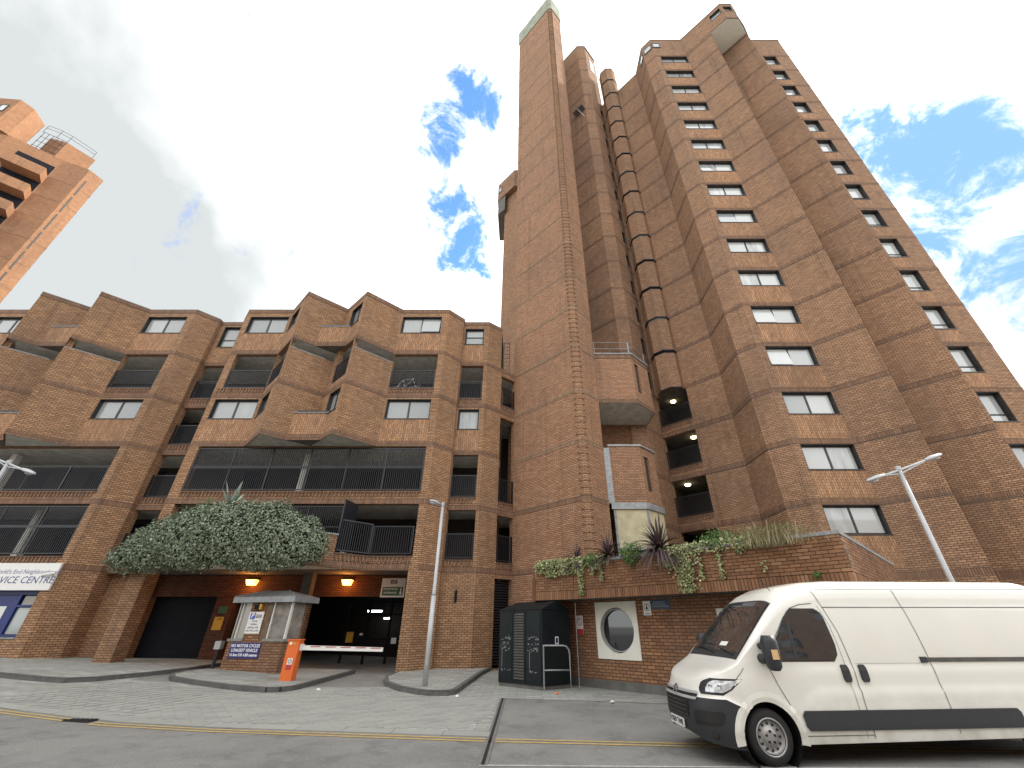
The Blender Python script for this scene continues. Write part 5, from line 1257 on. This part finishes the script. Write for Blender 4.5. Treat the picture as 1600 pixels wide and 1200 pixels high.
def van_bot(x): return lerp_tab([(0, .34), (.1, .26), (.5, .2), (1.6, .26), (6.65, .3), (6.95, .42)], x)
def van_line(x): return lerp_tab([(0, .80), (.42, .80), (.72, .68), (.95, .62), (1.5, .62), (1.95, .885), (6.95, .885)], x)
def nose(x, z):      # the front leans back with height
    k = max(0, 1 - x / .8); return k * lerp_tab([(0, .09), (.25, .05), (.5, 0), (.72, .0), (.85, .06), (1.0, .13), (1.2, .2)], z)
TZ = [0, .06, .14, .24, .34, .45, .58, .72, .86, 1.0, 1.12, 1.22, 1.32]
def section(x):
    zb, zt, w_ = van_bot(x), van_top(x), van_half(x); pts = []
    belt = min(1.28, zt - .12); zl = min(van_line(x), belt - .1); kb = (belt - zl) / .395
    side = [zb + (zl - zb) * i / 7 for i in range(8)] + [zl + d * kb for d in (.05, .12, .2, .3, .33)] + [belt]
    for i, z in enumerate(side):
        y = w_ - .05 * max(0, (.42 - z) / .3) - (.02 if i > 7 else 0) - (.014 if i > 11 else 0) + (.006 if i == 7 else 0)
        pts.append((y, z))
    n = 16; y0 = w_ - .034
    for i in range(1, n + 1):
        k = i / n; z = belt + (zt - belt) * min(1, k * 1.28)
        if k * 1.28 <= .78: y = y0 - .20 * ((z - belt) / 1.25) ** 1.7 if zt > 1.6 else y0 * (1 - .03 * k)
        else: y = None
        pts.append([y, z, k])
    # shoulder and roof: ellipse into the centre line
    last = max(i for i in range(len(pts)) if isinstance(pts[i], tuple) or pts[i][0] is not None); yl, zl = pts[last][0], pts[last][1]; m_ = len(pts) - 1 - last
    for j in range(1, m_ + 1):
        a = math.pi / 2 * j / m_; e_ = .5
        pts[last + j] = (yl * max(0, math.cos(a)) ** .42, zl + (zt - zl) * math.sin(a) ** .8)
    return [(p[0], p[1]) for p in pts]
XS = [0, .006, .02, .045, .08, .13, .19, .26, .34, .42, .5, .58, .66] + [.72 + .055 * i for i in range(113)]
XS = [x for x in XS if x < VL] + [VL]
SECT = [section(x) for x in XS]; NP = len(SECT[0])
AR = .43
def arch(x, y, z, s):
    for cx_ in (WF, WR):
        d = math.hypot(x - cx_, z - WZ)
        if d < AR and z < .95: return cx_, d
    return None
grid = {}; groups = {'body': MB(), 'bumper': MB(), 'windscreen': MB()}
def classify(x, y, z):
    if x < .86 and z < .80 - .0 * x and z < .80 - max(0, (x - .42)) * .55: return 'bumper'
    return 'body'
for s in (1, -1):
    P = [[Vector((x + nose(x, p[1]), -s * p[0], p[1])) for p in SECT[i]] for i, x in enumerate(XS)]
    ins = [[arch(P[i][j].x, 0, P[i][j].z, s) if j < 13 else None for j in range(NP)] for i in range(len(XS))]
    for i in range(len(XS)):
        for j in range(NP):
            a = ins[i][j]
            if a and a[1] > 1e-4:
                k = AR / a[1]; P[i][j] = Vector((a[0] + (P[i][j].x - a[0]) * k, P[i][j].y, WZ + (P[i][j].z - WZ) * k))
    for i in range(len(XS) - 1):
        for j in range(NP - 1):
            if all((ins[i][j], ins[i + 1][j], ins[i + 1][j + 1], ins[i][j + 1])): continue
            q = [P[i][j], P[i + 1][j], P[i + 1][j + 1], P[i][j + 1]]
            if s < 0: q = q[::-1]
            c_ = sum(q, Vector()) / 4; groups['bumper' if c_.x < .9 and j < 7 else 'body'].face(q)
    # tail
    q = [P[-1][j] for j in range(NP)]
    for j in range(NP - 1): groups['body'].face([q[j], Vector((VL, 0, q[j].z)), Vector((VL, 0, q[j + 1].z)), q[j + 1]] if s > 0 else [q[j + 1], Vector((VL, 0, q[j + 1].z)), Vector((VL, 0, q[j].z)), q[j]])
def weld(o, d=.0015):
    import bmesh
    b = bmesh.new(); b.from_mesh(o.data); bmesh.ops.remove_doubles(b, verts=b.verts, dist=d); bmesh.ops.recalc_face_normals(b, faces=b.faces); b.to_mesh(o.data); b.free()
    for p in o.data.polygons: p.use_smooth = True
body = groups['body'].build('body', 'van_white', vn, xf=VX, smooth=True); weld(body)
bump_ = groups['bumper'].build('front_bumper', 'plastic', vn, xf=VX, smooth=True); weld(bump_)
def side_y(x, z):      # near-side surface offset at (x, z)
    sc_ = section(min(VL, max(0, x)))
    for (y0, z0), (y1, z1) in zip(sc_, sc_[1:]):
        if z0 <= z <= z1 and z1 > z0: return y0 + (y1 - y0) * (z - z0) / (z1 - z0)
    return sc_[-1][0]
def sp_(x, z, o=.004): return Vector((x, -(side_y(x, z) + o), z))
def side_patch(name, poly, mat, par, o=.006, nx=10, nz=8, label=None, flip=False):   # polygon given as rows: list of (z, x0, x1)
    m = MB(); rows = []
    zs = [r_[0] for r_ in poly]
    for i in range(nz + 1):
        z = zs[0] + (zs[-1] - zs[0]) * i / nz; x0 = lerp_tab([(r_[0], r_[1]) for r_ in poly], z); x1 = lerp_tab([(r_[0], r_[2]) for r_ in poly], z)
        rows.append([sp_(x0 + (x1 - x0) * k / nx, z, o) for k in range(nx + 1)])
    for s in (1, -1):
        for i in range(nz):
            for k in range(nx):
                q = [rows[i][k], rows[i][k + 1], rows[i + 1][k + 1], rows[i + 1][k]]
                if s < 0: q = [Vector((p.x, -p.y, p.z)) for p in q][::-1]
                m.face(q)
        if s == 1 and not flip: pass
    return m
def one_side(poly, o, nx=10, nz=8, s=1, th=.0):
    m = MB(); rows = []; zs = [r_[0] for r_ in poly]
    for i in range(nz + 1):
        z = zs[0] + (zs[-1] - zs[0]) * i / nz; x0 = lerp_tab([(r_[0], r_[1]) for r_ in poly], z); x1 = lerp_tab([(r_[0], r_[2]) for r_ in poly], z)
        rows.append([sp_(x0 + (x1 - x0) * k / nx, z, o) for k in range(nx + 1)])
    f = lambda p: Vector((p.x, p.y * s, p.z))
    for i in range(nz):
        for k in range(nx): m.face([f(p) for p in ([rows[i][k], rows[i][k + 1], rows[i + 1][k + 1], rows[i + 1][k]] if s > 0 else [rows[i + 1][k], rows[i + 1][k + 1], rows[i][k + 1], rows[i][k]])])
    if th:
        ed = [rows[0][k] for k in range(nx + 1)] + [rows[i][nx] for i in range(1, nz + 1)] + [rows[nz][k] for k in range(nx - 1, -1, -1)] + [rows[i][0] for i in range(nz - 1, 0, -1)]
        for a, b in zip(ed, ed[1:] + ed[:1]):
            i0, i1 = Vector((a.x, a.y + th, a.z)), Vector((b.x, b.y + th, b.z)); m.face([f(i0), f(i1), f(b), f(a)] if s > 0 else [f(a), f(b), f(i1), f(i0)])
    return m
DOOR = [(1.30, 1.34, 2.34), (1.36, 1.30, 2.43), (1.5, 1.42, 2.45), (1.9, 1.76, 2.43), (1.98, 1.84, 2.40), (2.03, 1.92, 2.32)]
for s in (1, -1):
    rim = one_side([(z + (-.02 if i == 0 else .012), a - .022, b + .022) for i, (z, a, b) in enumerate(DOOR)], .004, 14, 24, s).build('window_seal', 'plastic', vn, xf=VX, smooth=True)
    sw = one_side(DOOR, .009, 14, 24, s).build('side_window', 'pane_dark', vn, xf=VX, smooth=True)
    one_side([(1.32, 1.70, 1.75), (1.84, 1.74, 1.79)], .012, 2, 6, s).build('quarter_bar', 'plastic', sw, xf=VX)
    one_side([(.42, 1.62, 5.1), (.46, 1.58, 5.16), (.62, 1.56, 5.16), (.66, 1.6, 5.12)], .028, 30, 5, s, th=.03).build('side_moulding', 'plastic', vn, xf=VX, smooth=True)
    # sliding door rail, handles
    one_side([(1.27, 3.95, 6.65), (1.33, 3.95, 6.65)], .012, 20, 2, s, th=.02).build('slide_rail', 'board_brown' if False else 'louvre', vn, xf=VX)
    one_side([(1.26, 3.86, 3.97), (1.34, 3.86, 3.97)], .02, 2, 2, s, th=.03).build('rail_end', 'plastic', vn, xf=VX)
    for hx in (2.42, 2.72):
        one_side([(1.01, hx + .02, hx + .1), (1.04, hx, hx + .12), (1.2, hx, hx + .12), (1.24, hx + .02, hx + .1)], .03, 4, 6, s, th=.04).build('door_handle', 'plastic', vn, xf=VX, smooth=True)
def seam(pts, r=.005, par=vn, s=1, mat='louvre'):
    P = []
    for (x0, z0), (x1, z1) in zip(pts, pts[1:]):
        k = max(1, int(math.hypot(x1 - x0, z1 - z0) / .06))
        for i in range(k): P.append((x0 + (x1 - x0) * i / k, z0 + (z1 - z0) * i / k))
    P.append(pts[-1]); m = MB()
    for (x0, z0), (x1, z1) in zip(P, P[1:]):
        dx, dz = x1 - x0, z1 - z0; l = math.hypot(dx, dz) or 1; ox, oz = -dz / l * r, dx / l * r
        m.face([sp_(x0 - ox, z0 - oz, .007), sp_(x1 - ox, z1 - oz, .007), sp_(x1 + ox, z1 + oz, .007), sp_(x0 + ox, z0 + oz, .007)])
    m.build('panel_gap', mat, par, xf=VX)
seam([(1.50, .42), (1.42, .72), (1.30, .98), (1.22, 1.22), (1.24, 1.34), (1.47, 1.62), (1.72, 1.9), (1.9, 2.04), (2.1, 2.1), (2.34, 2.12)])
seam([(2.62, .32), (2.62, .7), (2.64, 1.2), (2.6, 1.7), (2.5, 2.1), (2.42, 2.34)]); seam([(2.5, .32), (2.5, .9), (2.52, 1.3), (2.5, 1.8), (2.42, 2.08)], .003)
seam([(4.02, .36), (4.02, 1.3), (4.0, 2.0), (3.96, 2.34)]); seam([(2.5, 2.06), (6.75, 2.07)], .006); seam([(1.5, .36), (2.62, .36)], .004); seam([(2.7, 1.255), (3.9, 1.255)], .003, mat='grey_metal')
seam([(2.42, .66), (2.62, .66)], .003); seam([(2.46, .42), (2.62, .42)], .003); seam([(2.5, 2.345), (6.7, 2.37)], .004)
# arch lips and liners
for s in (1, -1):
    for cx_ in (WF, WR):
        m = MB(); n = 22
        for k in range(n):
            a0, a1 = math.pi * (k / n) * 1.12 - .12 * math.pi / 2, math.pi * ((k + 1) / n) * 1.12 - .12 * math.pi / 2
            def q(a, r, o): x, z = cx_ + math.cos(a) * r, WZ + math.sin(a) * r; v = sp_(x, max(z, .3), o); return Vector((x, v.y * s, z))
            m.face([q(a0, AR, .004), q(a1, AR, .004), q(a1, AR + .06, .016), q(a0, AR + .06, .016)]); m.face([q(a0, AR + .06, .016), q(a1, AR + .06, .016), q(a1, AR + .13, .003), q(a0, AR + .13, .003)])
        m.build('wheel_arch', 'van_white', vn, xf=VX, smooth=True)
        m = MB(); m.lathe([(AR + .005, 0), (AR + .005, .5), (0, .5)], (cx_, -s * 1.0, WZ), (0, s, 0), 28); m.build('arch_liner', 'grille_dark', vn, xf=VX)
        c_ = (cx_, -s * .86, WZ)
        wh = MB().lathe([(.2, -.1), (.26, -.115), (.325, -.1), (.345, -.05), (.345, .05), (.325, .1), (.26, .115), (.2, .1)], c_, (0, -s, 0), 36).build('wheel', 'tyre', vn, xf=VX, smooth=True)
        MB().lathe([(.235, .09), (.235, .112), (.215, .112), (.2, .07), (.19, .05), (.12, .06), (.1, .085), (.05, .09), (0, .09)], c_, (0, -s, 0), 36).build('rim', 'rim', wh, xf=VX, smooth=True)
        for k in range(12):
            a = 2 * math.pi * k / 12; MB().lathe([(.018, .062), (.0, .064)], (cx_ + .158 * math.cos(a), c_[1], WZ + .158 * math.sin(a)), (0, -s, 0), 8).build('rim_hole', 'grille_dark', wh, xf=VX)
        for k in range(5):
            a = 2 * math.pi * k / 5 + .3; MB().lathe([(.017, .088), (.017, .1), (0, .1)], (cx_ + .07 * math.cos(a), c_[1], WZ + .07 * math.sin(a)), (0, -s, 0), 8).build('wheel_nut', 'grille_dark', wh, xf=VX)
# front surface mapping: at height z and half-width fraction find the nose surface
def front_pt(y, z, o=.006):
    w_ = abs(y); lo, hi = 0., .86
    for _ in range(30):
        mid = (lo + hi) / 2
        if van_top(mid) - .0 < z or side_y(mid, z) < w_: lo = mid
        else: hi = mid
    x = hi; return Vector((x + nose(x, z) - o, y, z))
def front_patch(rows, o, ny=12, nz=6):      # rows: (z, y0, y1)
    m = MB(); R_ = []; zs = [r_[0] for r_ in rows]
    for i in range(nz + 1):
        z = zs[0] + (zs[-1] - zs[0]) * i / nz; y0 = lerp_tab([(r_[0], r_[1]) for r_ in rows], z); y1 = lerp_tab([(r_[0], r_[2]) for r_ in rows], z)
        R_.append([front_pt(y0 + (y1 - y0) * k / ny, z, o) for k in range(ny + 1)])
    for i in range(nz):
        for k in range(ny): m.face([R_[i][k + 1], R_[i][k], R_[i + 1][k], R_[i + 1][k + 1]])
    return m
gr2 = front_patch([(.52, -.42, .42), (.74, -.46, .46)], .008, 16, 4).build('grille', 'grille_dark', vn, xf=VX, smooth=True)
for i in range(4): 
    z = .55 + i * .055
    for k in range(14):
        y = -.4 + k * .06 + (.03 if i % 2 else 0); p = front_pt(y, z, .016); MB().box(p.x - .004, p.x + .004, p.y - .016, p.y + .016, z - .007, z + .007).build('grille_stud', 'louvre', gr2, xf=VX)
front_patch([(.765, -.62, .62), (.80, -.64, .64)], .018, 18, 2).build('chrome_strip', 'grey_metal', vn, xf=VX, smooth=True); front_patch([(.84, -.62, .62), (.875, -.62, .62)], .018, 18, 2).build('chrome_strip', 'grey_metal', vn, xf=VX, smooth=True)
front_patch([(.80, -.62, .62), (.84, -.62, .62)], .01, 18, 2).build('grille_gap', 'grille_dark', vn, xf=VX, smooth=True)
for dz in (0, .055):
    for s in (1, -1):
        a, b = front_pt(0, .86 + dz, .03), front_pt(s * .085, .805 + dz, .03); m = MB(); m.tube([a, b], .014, 6); m.build('chevron_emblem', 'chrome', vn, xf=VX)
for s in (1, -1):
    hl_ = [(.86, -s * .70, -s * .93), (.9, -s * .64, -s * .975), (1.0, -s * .66, -s * 1.0), (1.05, -s * .8, -s * 1.003)]
    bz = front_patch([(z - .012 if i == 0 else z + .01, a * .965, b * 1.0) for i, (z, a, b) in enumerate(hl_)], .006, 14, 6)
    if s < 0: bz.f = [f[::-1] for f in bz.f]
    ho = bz.build('headlight', 'grille_dark', vn, xf=VX, smooth=True)
    g_ = front_patch([(.88, -s * .75, -s * .93), (.92, -s * .74, -s * .97), (1.0, -s * .76, -s * .99), (1.035, -s * .83, -s * .995)], .012, 12, 6)
    if s < 0: g_.f = [f[::-1] for f in g_.f]
    g_.build('lens', 'lamp_glass', ho, xf=VX, smooth=True)
    for y in (.8, .9):
        p = front_pt(-s * y, .955, .014); MB().lathe([(.035, 0), (.028, .006), (0, .004)], p, (-.8, -s * .6, 0), 12).build('reflector', 'chrome', ho, xf=VX)
    fo = front_patch([(.46, -s * .56, -s * .88), (.5, -s * .54, -s * .93), (.6, -s * .56, -s * .95), (.64, -s * .6, -s * .94)], .005, 10, 4)
    if s < 0: fo.f = [f[::-1] for f in fo.f]
    fo.build('bumper_intake', 'grille_dark', vn, xf=VX, smooth=True)
    p = front_pt(-s * .82, .36, .01); MB().lathe([(.05, 0), (.045, .008), (0, .01)], p, (-.8, -s * .6, 0), 14).build('fog_lamp', 'grille_dark', vn, xf=VX)
    # mirror
    m = MB(); c_ = Vector((1.22, -s * 1.17, 1.42)); rs = ((-.2, .05, .09), (-.16, .085, .12), (0, .1, .135), (.12, .1, .13), (.19, .07, .1)); vs_ = []
    for dz, rx_, ry_ in rs:
        for k in range(14): a = 2 * math.pi * k / 14; vs_.append(c_ + Vector((math.cos(a) * rx_ * 1.25, math.sin(a) * ry_, dz * 1.2)))
    m.mesh(vs_, [(i * 14 + k, i * 14 + (k + 1) % 14, (i + 1) * 14 + (k + 1) % 14, (i + 1) * 14 + k) for i in range(4) for k in range(14)] + [tuple(range(13, -1, -1)), tuple(range(56, 70))])
    mo = m.build('mirror', 'plastic', vn, xf=VX, smooth=True); MB().tube([(1.13, -s * .94, 1.33), (1.17, -s * 1.1, 1.32)], .07, 10).build('mirror_arm', 'plastic', mo, xf=VX); MB().tube([(1.16, -s * .94, 1.5), (1.2, -s * 1.1, 1.5)], .05, 10).build('mirror_arm', 'plastic', mo, xf=VX)
    MB().box(1.15, 1.25, -s * 1.312 if s > 0 else 1.298, -s * 1.298 if s > 0 else 1.312, 1.33, 1.46).build('indicator', 'amber', mo, xf=VX)
# windscreen: slanted patch over the cab
def top_pt(x, y, o=.008):
    sc_ = section(x); zt = van_top(x); best = zt
    for (y0, z0), (y1, z1) in zip(sc_, sc_[1:]):
        if min(y0, y1) <= abs(y) <= max(y0, y1) and z0 > min(1.28, zt - .12) - .01:
            best = z0 + (z1 - z0) * ((abs(y) - y0) / (y1 - y0) if abs(y1 - y0) > 1e-6 else 0)
    return Vector((x + nose(x, best), y, best)) + Vector((-.6, 0, .8)) * o
def screen(x0, x1, w0, w1, o, n=14, inner=0.):
    m = MB(); rows = []
    for i in range(11):
        x = x0 + (x1 - x0) * i / 10; w_ = w0 + (w1 - w0) * i / 10
        if i == 0: pass
        rows.append([top_pt(x - (.07 * (1 - (abs(k / n * 2 - 1)) ** 2) if i == 0 and inner else 0), (k / n * 2 - 1) * w_, o) for k in range(n + 1)])
    for i in range(10):
        for k in range(n): m.face([rows[i][k + 1], rows[i][k], rows[i + 1][k], rows[i + 1][k + 1]])
    return m
screen(.76, 1.66, .88, .80, .007).build('windscreen_seal', 'plastic', vn, xf=VX, smooth=True)
ws = screen(.86, 1.63, .86, .775, .013).build('windscreen', 'pane_dark', vn, xf=VX, smooth=True)
for y0, y1 in ((-.1, .6), (-.75, -.15)):
    MB().tube([top_pt(.82, y0, .03), top_pt(.9, y1, .03)], .012, 5).build('wiper', 'plastic', ws, xf=VX)
q = [top_pt(x, y, .016) for x, y in ((.93, -.35), (.93, -.1), (.99, -.1), (.99, -.35))]; MB().face([q[1], q[0], q[3], q[2]]).build('dashboard_paper', 'paper', ws, xf=VX)
seam([(.62, 1.04), (.72, 1.12), (.8, 1.2)], .004)
# number plate
p = front_pt(0, .42, .03); pl2 = MB().box(p.x - .01, p.x + .012, -.26, .26, .365, .475).build('number_plate', 'sign_white', vn, xf=VX)
textmesh(vn, 'VX69 TWR', .105, VX @ Matrix(((0, 0, -1, p.x - .0125), (-1, 0, 0, 0), (0, 1, 0, .42), (0, 0, 0, 1))), 'text_black', bold=.002)
MB().tube([(1.9, -.5, 2.34), (1.75, -.5, 2.55)], .006, 5).build('aerial', 'plastic', vn, xf=VX)
MB().box(.5, 6.3, -.7, .7, .22, .45).build('underbody', 'grille_dark', vn, xf=VX)

# ------------------------------------------------------------------ terrace across the street (seen as the brown reflection in the van glass)
ob = thing('opposite_brick_terrace', (0, -17, 0), 'brown brick terrace across the street, reflected in the van side window', 'building')
P, Q = (45, -15), (-45, -15)
wo = [(2 + 4.2 * i, 3.6 + 4.2 * i, z, z + 1.6) for i in range(21) for z in (1.0, 4.0, 7.0, 10.0)]
m = MB(); wall(m, P, Q, 0, 12.6, wo); m.build('wall', 'brick', ob)
MB().box(-45, 45, -24, -15.2, 12.3, 12.6).build('roof', 'roofing', ob); MB().box(-45, 45, -24, -23.8, 0, 12.3).build('rear_wall', 'brick', ob)
for o_ in wo: window(ob, P, Q, *o_, 1, sill=False)
